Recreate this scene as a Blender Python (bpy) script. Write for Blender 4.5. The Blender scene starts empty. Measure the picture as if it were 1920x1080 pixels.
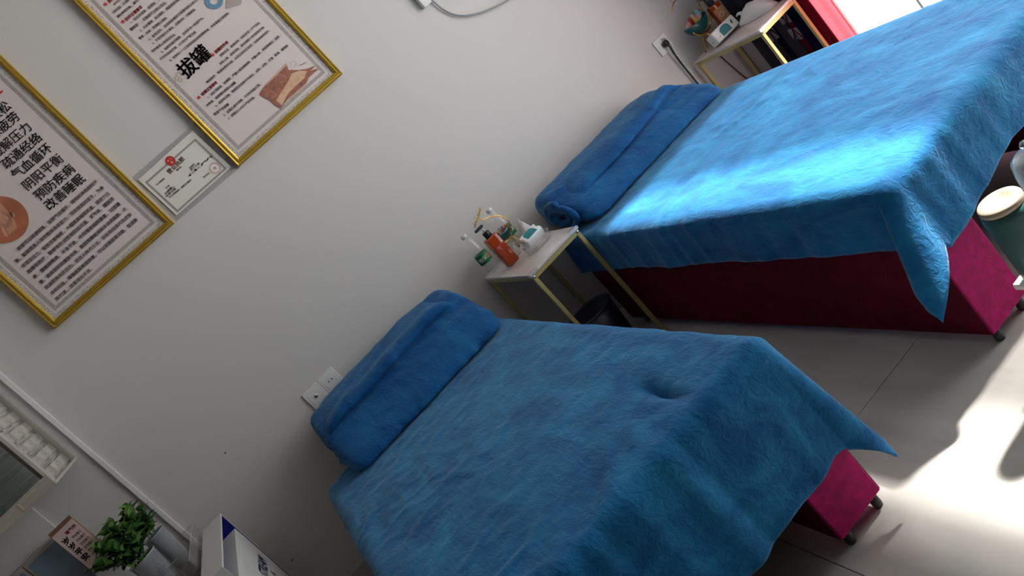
import bpy, bmesh, math, random
from mathutils import Vector, Matrix, noise
PI = math.pi
random.seed(7)
S = bpy.context.scene
COL = S.collection

# ------------------------------------------------------------------ camera
F_PX, YAW, PITCH, ROLL = 1578.07, 0.253757, -0.231332, -0.751056
CAM = Vector((0.247145, -3.631896, 1.338568))
_d = Vector((math.sin(YAW) * math.cos(PITCH), math.cos(YAW) * math.cos(PITCH), math.sin(PITCH)))
_r0 = _d.cross(Vector((0, 0, 1))).normalized()
_u0 = _r0.cross(_d)
CR = _r0 * math.cos(ROLL) + _u0 * math.sin(ROLL)
CU = -_r0 * math.sin(ROLL) + _u0 * math.cos(ROLL)
cd = bpy.data.cameras.new('camera')
cam = bpy.data.objects.new('camera', cd)
COL.objects.link(cam)
cd.sensor_width = 36
cd.lens = F_PX * 36 / 1920
cd.clip_start = 0.02
m = Matrix((CR, CU, -_d)).transposed().to_4x4()
m.translation = CAM
cam.matrix_world = m
S.camera = cam


def PX(x, y, axis, val):
    """point where the pixel's line of sight meets the plane axis = val"""
    v = _d + CR * ((x - 960) / F_PX) - CU * ((y - 540) / F_PX)
    return CAM + v * ((val - CAM[axis]) / v[axis])


# ------------------------------------------------------------------ light
WORLD_STRENGTH, SUN_STRENGTH, EXPOSURE = 3.5, 23.0, 0.06
world = bpy.data.worlds.new('daylight')
S.world = world
world.use_nodes = True
bg = world.node_tree.nodes['Background']
bg.inputs[0].default_value = (0.90, 0.96, 1.0, 1)
bg.inputs[1].default_value = WORLD_STRENGTH
sl = bpy.data.lights.new('sun', 'SUN')
sl.energy = SUN_STRENGTH
sl.angle = math.radians(3.0)
sl.color = (1, 0.96, 0.9)
sun = bpy.data.objects.new('sun', sl)
COL.objects.link(sun)
SUN_EL = math.radians(50)
sun.rotation_euler = Vector((-math.cos(SUN_EL), 0.0, -math.sin(SUN_EL))).to_track_quat('-Z', 'Y').to_euler()
pl = bpy.data.lights.new('window_portal', 'AREA')
pl.shape = 'RECTANGLE'
pl.size, pl.size_y = 2.65, 2.55
pl.cycles.is_portal = True
po = bpy.data.objects.new('window_portal', pl)
COL.objects.link(po)
po.location = (3.04, -1.875, 1.275)
po.rotation_euler = Vector((-1, 0, 0)).to_track_quat('-Z', 'Z').to_euler()
vs = S.view_settings
vs.view_transform = 'Standard'
vs.look = 'None'
vs.exposure = EXPOSURE
vs.gamma = 1
vs.use_curve_mapping = False

# ------------------------------------------------------------------ materials
MATS = {}


def srgb(*c):
    return tuple((v / 255 / 12.92 if v / 255 <= .04045 else ((v / 255 + .055) / 1.055) ** 2.4) for v in c)


def mat(name, col, rough=.5, metal=0, sheen=0, sheen_rough=.4, sheen_tint=(1, 1, 1), bump=0, bscale=60, var=0, vscale=4,
        spec=.5, vstretch=(1, 1, 1), trans=0, coat=0, emit=0):
    if name in MATS:
        return MATS[name]
    M = bpy.data.materials.new(name)
    M.use_nodes = True
    nt = M.node_tree
    b = nt.nodes['Principled BSDF']
    b.inputs['Base Color'].default_value = (*col, 1)
    b.inputs['Roughness'].default_value = rough
    b.inputs['Metallic'].default_value = metal
    b.inputs['Specular IOR Level'].default_value = spec
    b.inputs['Sheen Weight'].default_value = sheen
    b.inputs['Sheen Roughness'].default_value = sheen_rough
    b.inputs['Sheen Tint'].default_value = (*sheen_tint, 1)
    b.inputs['Transmission Weight'].default_value = trans
    b.inputs['Coat Weight'].default_value = coat
    if emit:
        b.inputs['Emission Color'].default_value = (*col, 1)
        b.inputs['Emission Strength'].default_value = emit
    tc = nt.nodes.new('ShaderNodeTexCoord')
    if bump:
        n = nt.nodes.new('ShaderNodeTexNoise')
        n.inputs['Scale'].default_value = bscale
        n.inputs['Detail'].default_value = 4
        nt.links.new(tc.outputs['Object'], n.inputs['Vector'])
        bp = nt.nodes.new('ShaderNodeBump')
        bp.inputs['Strength'].default_value = bump
        bp.inputs['Distance'].default_value = .01
        nt.links.new(n.outputs['Fac'], bp.inputs['Height'])
        nt.links.new(bp.outputs['Normal'], b.inputs['Normal'])
    if var:
        mp = nt.nodes.new('ShaderNodeMapping')
        mp.inputs['Scale'].default_value = vstretch
        nt.links.new(tc.outputs['Object'], mp.inputs['Vector'])
        n2 = nt.nodes.new('ShaderNodeTexNoise')
        n2.inputs['Scale'].default_value = vscale
        n2.inputs['Detail'].default_value = 5
        n2.inputs['Distortion'].default_value = .6
        nt.links.new(mp.outputs['Vector'], n2.inputs['Vector'])
        cr = nt.nodes.new('ShaderNodeValToRGB')
        cr.color_ramp.elements[0].position = .3
        cr.color_ramp.elements[1].position = .7
        cr.color_ramp.elements[0].color = (*[max(0, v * (1 - var)) for v in col], 1)
        cr.color_ramp.elements[1].color = (*[min(1, v * (1 + var)) for v in col], 1)
        nt.links.new(n2.outputs['Fac'], cr.inputs['Fac'])
        nt.links.new(cr.outputs['Color'], b.inputs['Base Color'])
    MATS[name] = M
    return M


def clear(name, tint=(1, 1, 1), edge=.35, base=.05, rough=.03, body=0, body_col=(1, 1, 1)):
    """thin clear sheet: see-through with a glossy skin that grows towards grazing view"""
    if name in MATS:
        return MATS[name]
    M = bpy.data.materials.new(name)
    M.use_nodes = True
    nt = M.node_tree
    nt.nodes.remove(nt.nodes['Principled BSDF'])
    out = nt.nodes['Material Output']
    tr = nt.nodes.new('ShaderNodeBsdfTransparent')
    tr.inputs[0].default_value = (*tint, 1)
    gl = nt.nodes.new('ShaderNodeBsdfGlossy')
    gl.inputs['Roughness'].default_value = rough
    gl.inputs[0].default_value = (1, 1, 1, 1)
    lw = nt.nodes.new('ShaderNodeLayerWeight')
    lw.inputs[0].default_value = .5
    fr = nt.nodes.new('ShaderNodeMath')
    fr.operation = 'POWER'
    fr.inputs[1].default_value = 3.0
    nt.links.new(lw.outputs['Facing'], fr.inputs[0])
    mr = nt.nodes.new('ShaderNodeMapRange')
    mr.inputs['To Min'].default_value = base
    mr.inputs['To Max'].default_value = base + edge
    nt.links.new(fr.outputs[0], mr.inputs['Value'])
    mx = nt.nodes.new('ShaderNodeMixShader')
    nt.links.new(mr.outputs[0], mx.inputs[0])
    src = tr
    if body:
        df = nt.nodes.new('ShaderNodeBsdfDiffuse')
        df.inputs[0].default_value = (*body_col, 1)
        m2 = nt.nodes.new('ShaderNodeMixShader')
        m2.inputs[0].default_value = body
        nt.links.new(tr.outputs[0], m2.inputs[1])
        nt.links.new(df.outputs[0], m2.inputs[2])
        src = m2
    nt.links.new(src.outputs[0], mx.inputs[1])
    nt.links.new(gl.outputs[0], mx.inputs[2])
    nt.links.new(mx.outputs[0], out.inputs[0])
    MATS[name] = M
    return M


def plush(name, col, light, tint):
    """velvet fleece: brushed nap patches in colour, fine pile relief, sheen"""
    M = mat(name, col, rough=.75, sheen=.34, sheen_rough=.35, sheen_tint=tint, spec=.2)
    nt = M.node_tree
    b = nt.nodes['Principled BSDF']
    tc = nt.nodes['Texture Coordinate']
    mp = nt.nodes.new('ShaderNodeMapping')
    mp.inputs['Scale'].default_value = (7, 2.6, 6)
    mp.inputs['Rotation'].default_value = (0, 0, .5)
    nt.links.new(tc.outputs['Object'], mp.inputs['Vector'])
    n1 = nt.nodes.new('ShaderNodeTexNoise')
    n1.inputs['Scale'].default_value = 1.15
    n1.inputs['Detail'].default_value = 7
    n1.inputs['Roughness'].default_value = .62
    n1.inputs['Distortion'].default_value = .9
    nt.links.new(mp.outputs['Vector'], n1.inputs['Vector'])
    cr = nt.nodes.new('ShaderNodeValToRGB')
    cr.color_ramp.elements[0].position = .36
    cr.color_ramp.elements[1].position = .68
    cr.color_ramp.elements[0].color = (*col, 1)
    cr.color_ramp.elements[1].color = (*light, 1)
    nt.links.new(n1.outputs['Fac'], cr.inputs['Fac'])
    nt.links.new(cr.outputs['Color'], b.inputs['Base Color'])
    n2 = nt.nodes.new('ShaderNodeTexNoise')
    n2.inputs['Scale'].default_value = 260
    n2.inputs['Detail'].default_value = 3
    nt.links.new(tc.outputs['Object'], n2.inputs['Vector'])
    n3 = nt.nodes.new('ShaderNodeTexNoise')
    n3.inputs['Scale'].default_value = 6
    n3.inputs['Detail'].default_value = 8
    n3.inputs['Roughness'].default_value = .55
    n3.inputs['Distortion'].default_value = 1.5
    nt.links.new(mp.outputs['Vector'], n3.inputs['Vector'])
    b1 = nt.nodes.new('ShaderNodeBump')
    b1.inputs['Strength'].default_value = .42
    b1.inputs['Distance'].default_value = .012
    nt.links.new(n3.outputs['Fac'], b1.inputs['Height'])
    b2 = nt.nodes.new('ShaderNodeBump')
    b2.inputs['Strength'].default_value = .16
    b2.inputs['Distance'].default_value = .004
    nt.links.new(n2.outputs['Fac'], b2.inputs['Height'])
    nt.links.new(b1.outputs['Normal'], b2.inputs['Normal'])
    nt.links.new(b2.outputs['Normal'], b.inputs['Normal'])
    return M


WALL = mat('wall_paint', (.60, .575, .555), rough=.7, bump=.04, bscale=180, spec=.3)
WHITE = mat('white_plastic', (.72, .71, .69), rough=.35)
WHITE2 = mat('white_board', (.66, .66, .64), rough=.5)
GOLD = mat('gold_paint', srgb(196, 160, 62), rough=.34, metal=.75)
BRASS = mat('brass_wire', srgb(226, 180, 84), rough=.22, metal=1)
GOLDLEG = mat('champagne_gold', srgb(186, 172, 112), rough=.38, metal=.35)
BLUE = plush('blue_fleece', srgb(0, 84, 142), srgb(30, 124, 176), (.7, .92, 1))
BLUE2 = plush('deep_blue_fleece', srgb(4, 70, 130), srgb(20, 100, 158), (.5, .8, 1))
MAGENTA = mat('magenta_velvet', srgb(158, 8, 88), rough=.8, sheen=.3, sheen_tint=(1, .5, .8), var=.28, vscale=38, bump=.1, bscale=70, spec=.2)
SIDE_SHADE = mat('maroon_side_shade', srgb(92, 16, 36), rough=.85, var=.3, vscale=14, spec=.15)  # shade of the plinths' long sides, put into a darker red
BLACK = mat('black_plastic', (.012, .012, .014), rough=.4)
DARKBIN = mat('dark_bin_plastic', (.012, .014, .024), rough=.38)
PAPER = mat('poster_paper', srgb(212, 200, 197), rough=.5)
INK = mat('brown_ink', srgb(52, 36, 30), rough=.6)
INK2 = mat('grey_brown_ink', srgb(104, 88, 82), rough=.6)
REDINK = mat('red_ink', srgb(190, 36, 40), rough=.6)
GLASS = clear('clear_plastic', edge=.45, base=.05, rough=.08, body=.10, body_col=(.8, .82, .82))
ACRYL = clear('clear_acrylic', tint=(.96, .96, .94), edge=.3, base=.03, rough=.06, body=.05, body_col=(.7, .68, .66))
CHROME = mat('chrome', (.8, .8, .8), rough=.15, metal=1)


# ------------------------------------------------------------------ builders
def obj(name, verts, faces, material, parent=None, smooth=False, world_coords=True):
    me = bpy.data.meshes.new(name)
    off = Vector((0, 0, 0))
    if parent is not None and world_coords:
        p = parent
        while p is not None:
            off += p.location
            p = p.parent
    me.from_pydata([tuple(Vector(v) - off) for v in verts], [], faces)
    if material:
        me.materials.append(material)
    if smooth:
        me.polygons.foreach_set('use_smooth', [True] * len(me.polygons))
    me.update()
    o = bpy.data.objects.new(name, me)
    COL.objects.link(o)
    o.parent = parent
    return o


def tag(o, label, cat, group=None):
    o['label'] = label
    o['category'] = cat
    if group:
        o['group'] = group
    return o


def thing(name, label, cat, loc, group=None, rotz=0):
    e = bpy.data.objects.new(name, None)
    e.empty_display_size = .05
    COL.objects.link(e)
    e.location = loc
    e.rotation_euler = (0, 0, rotz)
    return tag(e, label, cat, group)


def struct(o):
    o['kind'] = 'structure'
    return o


def bm_obj(name, bm, material, parent, smooth=False, world_coords=True):
    bmesh.ops.recalc_face_normals(bm, faces=bm.faces)
    v = [tuple(x.co) for x in bm.verts]
    bm.verts.index_update()
    f = [[x.index for x in fc.verts] for fc in bm.faces]
    bm.free()
    return obj(name, v, f, material, parent, smooth, world_coords)


def bm_box(bm, x0, x1, y0, y1, z0, z1, M=None):
    vs_ = [bm.verts.new((x, y, z)) for x in (x0, x1) for y in (y0, y1) for z in (z0, z1)]
    if M:
        for v in vs_:
            v.co = M @ v.co
    for q in ((0, 1, 3, 2), (4, 6, 7, 5), (0, 4, 5, 1), (2, 3, 7, 6), (0, 2, 6, 4), (1, 5, 7, 3)):
        bm.faces.new([vs_[i] for i in q])
    return vs_


def box(name, x0, x1, y0, y1, z0, z1, material, parent=None, bevel=0, seg=2, M=None, smooth=False, world_coords=True):
    bm = bmesh.new()
    bm_box(bm, min(x0, x1), max(x0, x1), min(y0, y1), max(y0, y1), min(z0, z1), max(z0, z1))
    if bevel:
        bmesh.ops.bevel(bm, geom=list(bm.edges), offset=bevel, segments=seg, affect='EDGES', profile=.5)
    if M:
        bm.transform(M)
    return bm_obj(name, bm, material, parent, smooth, world_coords)


def lathe(name, prof, c, material, parent=None, seg=28, smooth=True, world_coords=True, sx=1, sy=1, M=None, close=True):
    v, f = [], []
    n = len(prof)
    for r, z in prof:
        for k in range(seg):
            a = 2 * PI * k / seg
            v.append(Vector((r * math.cos(a) * sx, r * math.sin(a) * sy, z)))
    for i in range(n - 1):
        for k in range(seg):
            k2 = (k + 1) % seg
            f.append((i * seg + k, i * seg + k2, (i + 1) * seg + k2, (i + 1) * seg + k))
    if close:
        if prof[0][0] > 1e-5:
            f.append(tuple(reversed(range(seg))))
        if prof[-1][0] > 1e-5:
            f.append(tuple(range((n - 1) * seg, n * seg)))
    if M:
        v = [M @ x for x in v]
    v = [x + Vector(c) for x in v]
    o = obj(name, v, f, material, parent, False, world_coords)
    if smooth:
        for p in o.data.polygons:
            p.use_smooth = len(p.vertices) == 4
    return o


def catmull(pts, n=8, closed=False):
    P = [Vector(p) for p in pts]
    out = []
    N = len(P)
    rng = range(N) if closed else range(N - 1)
    for i in rng:
        g = (lambda j: P[j % N]) if closed else (lambda j: P[max(0, min(N - 1, j))])
        p0, p1, p2, p3 = g(i - 1), g(i), g(i + 1), g(i + 2)
        for k in range(n):
            t = k / n
            out.append(.5 * ((2 * p1) + (-p0 + p2) * t + (2 * p0 - 5 * p1 + 4 * p2 - p3) * t * t + (-p0 + 3 * p1 - 3 * p2 + p3) * t ** 3))
    if not closed:
        out.append(P[-1].copy())
    return out


def tube(name, pts, r, material, parent=None, seg=8, n=6, world_coords=True, taper=None):
    P = catmull(pts, n) if n > 1 else [Vector(p) for p in pts]
    v, f = [], []
    up = Vector((0, 0, 1))
    t0 = (P[1] - P[0]).normalized()
    nrm = t0.cross(up)
    if nrm.length < .1:
        nrm = t0.cross(Vector((1, 0, 0)))
    nrm.normalize()
    for i, p in enumerate(P):
        t = (P[min(i + 1, len(P) - 1)] - P[max(i - 1, 0)]).normalized()
        nrm = (nrm - t * nrm.dot(t)).normalized()
        bi = t.cross(nrm)
        rr = r if taper is None else r * (1 + (taper - 1) * i / (len(P) - 1))
        for k in range(seg):
            a = 2 * PI * k / seg
            v.append(p + (nrm * math.cos(a) + bi * math.sin(a)) * rr)
    for i in range(len(P) - 1):
        for k in range(seg):
            k2 = (k + 1) % seg
            f.append((i * seg + k, i * seg + k2, (i + 1) * seg + k2, (i + 1) * seg + k))
    f.append(tuple(reversed(range(seg))))
    f.append(tuple(range((len(P) - 1) * seg, len(P) * seg)))
    return obj(name, v, f, material, parent, True, world_coords)


_tc = {}


def text_mesh(body, bold=0.0):
    """vertices (2-D) and faces of a line of lettering, normalised to its own box"""
    key = (body, bold)
    if key in _tc:
        return _tc[key]
    c = bpy.data.curves.new('tmp_text', 'FONT')
    c.body = body
    c.size = 1
    c.resolution_u = 2
    o = bpy.data.objects.new('tmp_text', c)
    COL.objects.link(o)
    bpy.context.view_layer.update()
    me = bpy.data.meshes.new_from_object(o.evaluated_get(bpy.context.evaluated_depsgraph_get()))
    vv = [(v.co.x, v.co.y) for v in me.vertices]
    ff = [tuple(p.vertices) for p in me.polygons]
    if bold:
        n0, v0, f0 = len(vv), list(vv), list(ff)
        vv, ff = [], []
        for k, (a, b) in enumerate(((-bold, 0), (bold, 0), (0, bold), (0, -bold))):
            vv += [(x + a, y + b) for x, y in v0]
            ff += [tuple(i + k * n0 for i in q) for q in f0]
    bpy.data.objects.remove(o)
    bpy.data.curves.remove(c)
    bpy.data.meshes.remove(me)
    _tc[key] = (vv, ff)
    return vv, ff


class Print:
    """collects flat printed marks of one ink into one mesh"""

    def __init__(s):
        s.v, s.f = [], []

    def add(s, vv, ff):
        n = len(s.v)
        s.v += vv
        s.f += [tuple(i + n for i in q) for q in ff]

    def text(s, body, c0, c1, nrm, bold=0.0, height=None):
        """lettering whose first/last character centres sit at c0 and c1"""
        c0, c1 = Vector(c0), Vector(c1)
        vv, ff = text_mesh(body, bold)
        if not vv:
            return
        x0, x1 = min(a for a, _ in vv), max(a for a, _ in vv)
        n = len(body)
        d = (c1 - c0)
        if n == 1:
            pitch = .03
            d = Vector((0, 1, 0)) if abs(nrm[0]) > .5 else Vector((1, 0, 0))
        else:
            pitch = d.length / (n - 1)
            d.normalize()
        up = Vector(nrm).cross(d).normalized()
        sx = (pitch * n * .96) / max(1e-6, (x1 - x0))
        sy = sx if height is None else height
        cx, cy = (x0 + x1) / 2, .37
        mid = (c0 + c1) / 2
        s.add([mid + d * ((a - cx) * sx) + up * ((b - cy) * sy) for a, b in vv], ff)

    def poly(s, pts):
        n = len(s.v)
        s.v += [Vector(p) for p in pts]
        s.f.append(tuple(range(n, n + len(pts))))

    def build(s, name, material, parent):
        return obj(name, s.v, s.f, material, parent)


# ------------------------------------------------------------------ the room
XL, XR, YR, ZC = -1.65, 2.93, -5.3, 2.75
wall_back = struct(box('wall_back', XL - .12, XR + .12, 0, .12, -.1, ZC, WALL))
DARKW = mat('brown_panelling', (.21, .175, .155), rough=.6)
struct(box('wall_left', XL - .12, XL, YR, 0, -.1, ZC, DARKW))
struct(box('wall_rear', XL - .12, XR + .12, YR - .12, YR, -.1, ZC, DARKW))
struct(box('ceiling', XL - .12, XR + .12, YR - .12, .12, ZC, ZC + .1, mat('ceiling_paint', (.52, .51, .50), rough=.8)))
WY0, WY1, WZ1 = -.55, -3.2, 2.55
bm = bmesh.new()
bm_box(bm, XR, XR + .12, WY0, 0, -.1, ZC)
bm_box(bm, XR, XR + .12, YR, WY1, -.1, ZC)
bm_box(bm, XR, XR + .12, WY1, WY0, WZ1, ZC)
struct(bm_obj('wall_right', bm, WALL, None))
tube('wall_crack', [(XR - .004, -.004, .02), (XR - .004, -.004, .9), (XR - .005, -.003, 1.8), (XR - .004, -.004, ZC)], .004,
     mat('brown_gap', srgb(92, 70, 60), rough=.8), wall_back, seg=5, n=2)
for (px, py, l) in ((422, 849, .012), (548, 1050, .014), (700, 908, .004)):
    p = PX(px, py, 1, -.001)
    obj('scuff_mark', [p + Vector((-l / 2, 0, -.002)), p + Vector((0, -.001, -.005)), p + Vector((l / 2, 0, .003)), p + Vector((0, -.001, .004))],
        [(0, 1, 2, 3)], INK2, wall_back)
struct(box('baseboard_back', XL, XR, -.012, 0, 0, .10, mat('skirting', (.45, .44, .43), rough=.4)))

# floor: grout bed with square tiles
floor = struct(box('floor', XL - .12, XR + .12, YR - .12, .12, -.12, -.004, mat('grout', (.12, .11, .105), rough=.9)))
TILE = mat('grey_marble_tile', srgb(196, 192, 187), rough=.15, var=.12, vscale=2.2, vstretch=(4.5, 1, 1), spec=.6)
GX, GY, TS = .753, -1.864, .8
tile_me = None
ix = -4
while GX + ix * TS < XR:
    iy = -5
    while GY + iy * TS < 0:
        x0, y0 = max(XL, GX + ix * TS + .0012), max(YR, GY + iy * TS + .0012)
        x1, y1 = min(XR, GX + (ix + 1) * TS - .0012), min(0, GY + (iy + 1) * TS - .0012)
        if x1 - x0 > .02 and y1 - y0 > .02:
            box('tile', x0, x1, y0, y1, -.02, 0, TILE, floor)
        iy += 1
    ix += 1

# window along the right-hand wall
FRAME = mat('window_frame_grey', (.55, .56, .56), rough=.4)
win = bpy.data.objects.new('window_1', None)
COL.objects.link(win)
win.location = (XR, WY0, 0)
struct(win)
ym = [WY0, -1.01, -2.15, WY1]
box('jamb', XR + .005, XR + .1, WY0 - .035, WY0, 0, WZ1, FRAME, win)
box('jamb', XR + .005, XR + .1, WY1, WY1 + .04, 0, WZ1, FRAME, win)
box('head_rail', XR + .005, XR + .1, WY1, WY0, WZ1 - .03, WZ1, FRAME, win)
box('sill', XR + .005, XR + .1, WY1, WY0, 0, .03, FRAME, win)
PANE = clear('window_glass', edge=.5, base=.02)
for a, b in zip(ym[:-1], ym[1:]):
    if b != WY1:
        box('mullion', XR + .035, XR + .06, b - .006, b + .006, .03, WZ1 - .03, FRAME, win)
    obj('pane', [(XR + .05, a - .006, .03), (XR + .05, b + .006, .03), (XR + .05, b + .006, WZ1 - .03), (XR + .05, a - .006, WZ1 - .03)],
        [(0, 1, 2, 3)], PANE, win)
out = box('outside_ground', XR + .12, 12, -12, 8, -.12, -.02, mat('pale_paving', (.7, .7, .68), rough=.8))
struct(out)
NET = bpy.data.materials.new('sun_dimming_net')
NET.use_nodes = True
_nt = NET.node_tree
_tr = _nt.nodes.new('ShaderNodeBsdfTransparent')
_mx = _nt.nodes.new('ShaderNodeMixShader')
_mx.inputs[0].default_value = .52
_nt.nodes['Principled BSDF'].inputs['Base Color'].default_value = (.6, .6, .56, 1)
_nt.links.new(_tr.outputs[0], _mx.inputs[1])
_nt.links.new(_nt.nodes['Principled BSDF'].outputs[0], _mx.inputs[2])
_nt.links.new(_mx.outputs[0], _nt.nodes['Material Output'].inputs[0])
aw = thing('sun_shaper', 'added unseen net strips shaping the sun outside the big window', 'sun_shaper', (4.2, -2.4, 2.5))  # unseen helper added to dim the sun and leave one bright slot
box('sun_shaper_strip', 3.33, 5.3, -5.2, .6, 2.56, 2.561, NET, aw)
box('sun_shaper_strip', 3.06, 3.18, -5.2, .6, 2.56, 2.561, NET, aw)
for yy in (-4.9, .3):
    tube('bracket', [(3.07, yy, 2.2), (3.34, yy, 2.54), (5.2, yy, 2.54)], .015, FRAME, aw, n=1)


# ------------------------------------------------------------------ beds
def nz(x, y, z=0.0):
    return noise.noise(Vector((x, y, z)))


def bed(name, label, x0, x1, y0, y1, group):
    t = thing(name, label, 'bed', ((x0 + x1) / 2, (y0 + y1) / 2, 0), group)
    pw = .165
    for a, b in ((x0 + .012, x0 + pw), (x1 - pw, x1 - .012)):
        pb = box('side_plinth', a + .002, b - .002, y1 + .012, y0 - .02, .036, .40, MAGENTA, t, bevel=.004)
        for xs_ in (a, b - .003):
            box('side_shade_sheet', xs_, xs_ + .003, y1 + .016, y0 - .024, .038, .399, SIDE_SHADE, pb)  # thin dark sheet: painted shade on the magenta plinth
        for yy in (y1 + .06, y0 - .07):
            lathe('foot', [(.0, .0), (.011, 0), (.012, .008), (.011, .036), (0, .036)], ((b - .024) if a > (x0 + x1) / 2 else (a + .024), yy - .03, 0), mat('grey_rubber', (.05, .05, .05), rough=.5), t, seg=14)
            lathe('foot', [(.0, .0), (.011, 0), (.012, .008), (.011, .036), (0, .036)], ((a + .024) if a > (x0 + x1) / 2 else (b - .024), yy - .03, 0), MATS['grey_rubber'], t, seg=14)
    box('platform', x0 + .012, x1 - .012, y1 + .012, y0 - .02, .40, .43, mat('dark_board', (.05, .012, .022), rough=.7), t)
    box('mattress', x0 + .012, x1 - .012, y1 + .012, y0 - .012, .43, .474, MAGENTA, t, bevel=.015, seg=3)
    return t


ZT = .512


def cover(name, label, x0, x1, y0, y1, dl, dr, df, dh, K, flare, seed, dents, hemfun=None, group=None, skew=1.0, step=.009, Kp=1.6, material=BLUE):
    """fleece sheet laid over the bed: flat top, rounded edges, hanging hems, cone folds at the foot corners"""
    r = .03
    w, L = (x1 - x0) - 2 * r, (y0 - y1) - 2 * r
    arc = r * PI / 2
    dh = -arc if dh is None else dh
    ns = int((w + dl + dr + 2 * arc) / step)
    nt = int((L + df + dh + 2 * arc) / step)
    V, Fc = [], []

    def hang(d, k):
        if d <= arc:
            a = d / r
            return r * math.sin(a), r * (1 - math.cos(a))
        e = d - arc
        return r + k * e, r + e * math.sqrt(max(0, 1 - k * k))
    for j in range(nt + 1):
        for i in range(ns + 1):
            s = -(dl + arc) + (w + dl + dr + 2 * arc) * i / ns
            tt = -(dh + arc) + (L + df + dh + 2 * arc) * j / nt
            a = s if s < 0 else max(0, s - w)
            b = tt if tt < 0 else max(0, tt - L)
            ts, tl = min(max(s, 0), w), min(max(tt, 0), L)
            X, Y = x0 + r + ts, y0 - r - tl
            hem = 1.0
            if hemfun and (b > 0 or a != 0):
                hem = hemfun(X, Y, a, b)
            rho = math.hypot(a, b)
            if rho > arc:
                rho = arc + (rho - arc) * hem
            X0, Y0 = X, Y
            if rho > 0:
                phi = math.atan2(abs(b), abs(a))
                k = flare
                sn = 0
                if a != 0 and b != 0:
                    sn = math.sin(2 * phi) ** Kp
                    k = flare + K * sn
                # billow of the hanging cloth
                q = max(0, rho - arc)
                along = X * 1.0 if abs(b) > abs(a) else Y
                k2 = k + .10 * nz(along * 4.2 + seed, seed * 1.7) * (1 - sn) + .05 * nz(along * 11 + seed, 3.1)
                o_, dn = hang(rho, max(-.12, min(.9, k2)))
                ux, uy = (a / math.hypot(a, b), -b / math.hypot(a, b))
                if a < 0 and b > 0 and skew != 1:
                    pd = (PI / 2) * (phi / (PI / 2)) ** skew
                    ux, uy = -math.cos(pd), -math.sin(pd)
                X += ux * o_
                Y += uy * o_
                Z = ZT - dn
            else:
                Z = ZT
            # wrinkles of the top
            edge = 1.0
            rid = lambda q: max(0, 1 - abs(q) * 5.5)
            mask = max(0, nz(X0 * 1.9 + seed, Y0 * 1.5, seed + 5) + .30)
            wr = .005 * nz(X0 * 2.3 + seed, Y0 * 1.6, seed) \
                + .0075 * rid(nz(X0 * 3.4 + seed * 2 + 1.6 * Y0, Y0 * 4.2 - 2.4 * X0, 2.0)) * mask \
                + .005 * rid(nz(X0 * 8.5 - seed + 3 * Y0, Y0 * 7.5 - 3 * X0, 7.0)) * mask \
                + .0024 * nz(X0 * 19 + Y0 * 6, Y0 * 17 - X0 * 5, seed + 2)
            for (cx, cy, sx_, sy_, dp) in dents:
                ex = ((X0 - cx) / sx_) ** 2 + ((Y0 - cy) / sy_) ** 2
                if ex < 9:
                    wr -= dp * math.exp(-ex)
            if rho == 0:
                Z += max(wr, -.012) if not dents else wr
            else:
                if abs(b) >= abs(a):
                    Y -= wr * 1.6
                else:
                    X += math.copysign(wr * 1.2, a)
            V.append((X, Y, Z))
    W_ = ns + 1
    for j in range(nt):
        for i in range(ns):
            Fc.append((j * W_ + i, j * W_ + i + 1, (j + 1) * W_ + i + 1, (j + 1) * W_ + i))
    o = obj(name, V, [tuple(reversed(q)) for q in Fc], material, None, True)
    sd = o.modifiers.new('thickness', 'SOLIDIFY')
    sd.thickness = .009
    sd.offset = 1
    return tag(o, label, 'bed cover', group)


NB = (.012, .958, -.33, -2.14)
RB = (1.412, 2.345, -.27, -2.14)
bed('massage_bed', 'massage bed with magenta velvet plinths, between the open carton and the small table', *NB, 'massage beds')
bed('massage_bed', 'massage bed with magenta velvet plinths, sides coloured dark for shade, beside the bright window', *RB, 'massage beds')


def hem_near(X, Y, a, b):
    if b > 0 and a == 0:
        return 1.02 - .10 * max(0, min(1, (.62 - X) / .3)) + .06 * nz(X * 7, 1.3) - .06 * math.exp(-((X - .9) / .05) ** 2)
    return 1.0


def hem_right(X, Y, a, b):
    if a < 0 and b > 0:
        return 1 + .28 * math.sin(2 * math.atan2(b, -a)) ** 2
    if b > 0 and a == 0:
        return 1.06 - .25 * max(0, min(1, (X - 1.52) / .25)) + .10 * nz(X * 6, 4.3)
    return 1.0


cover('bed_cover', 'blue fleece cover on the shaded massage bed, with a dark dent in its top', *NB, .14, .22, .285, None, .12, .06, 3.0,
      [(.768, -1.967, .015, .070, .030), (.772, -1.90, .04, .09, .006)], hem_near)
cover('bed_cover', 'sunlit blue fleece cover on the massage bed beside the window', *RB, .135, .12, .17, None, .36, .06, 8.0, [], hem_right, skew=2.2)


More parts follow.
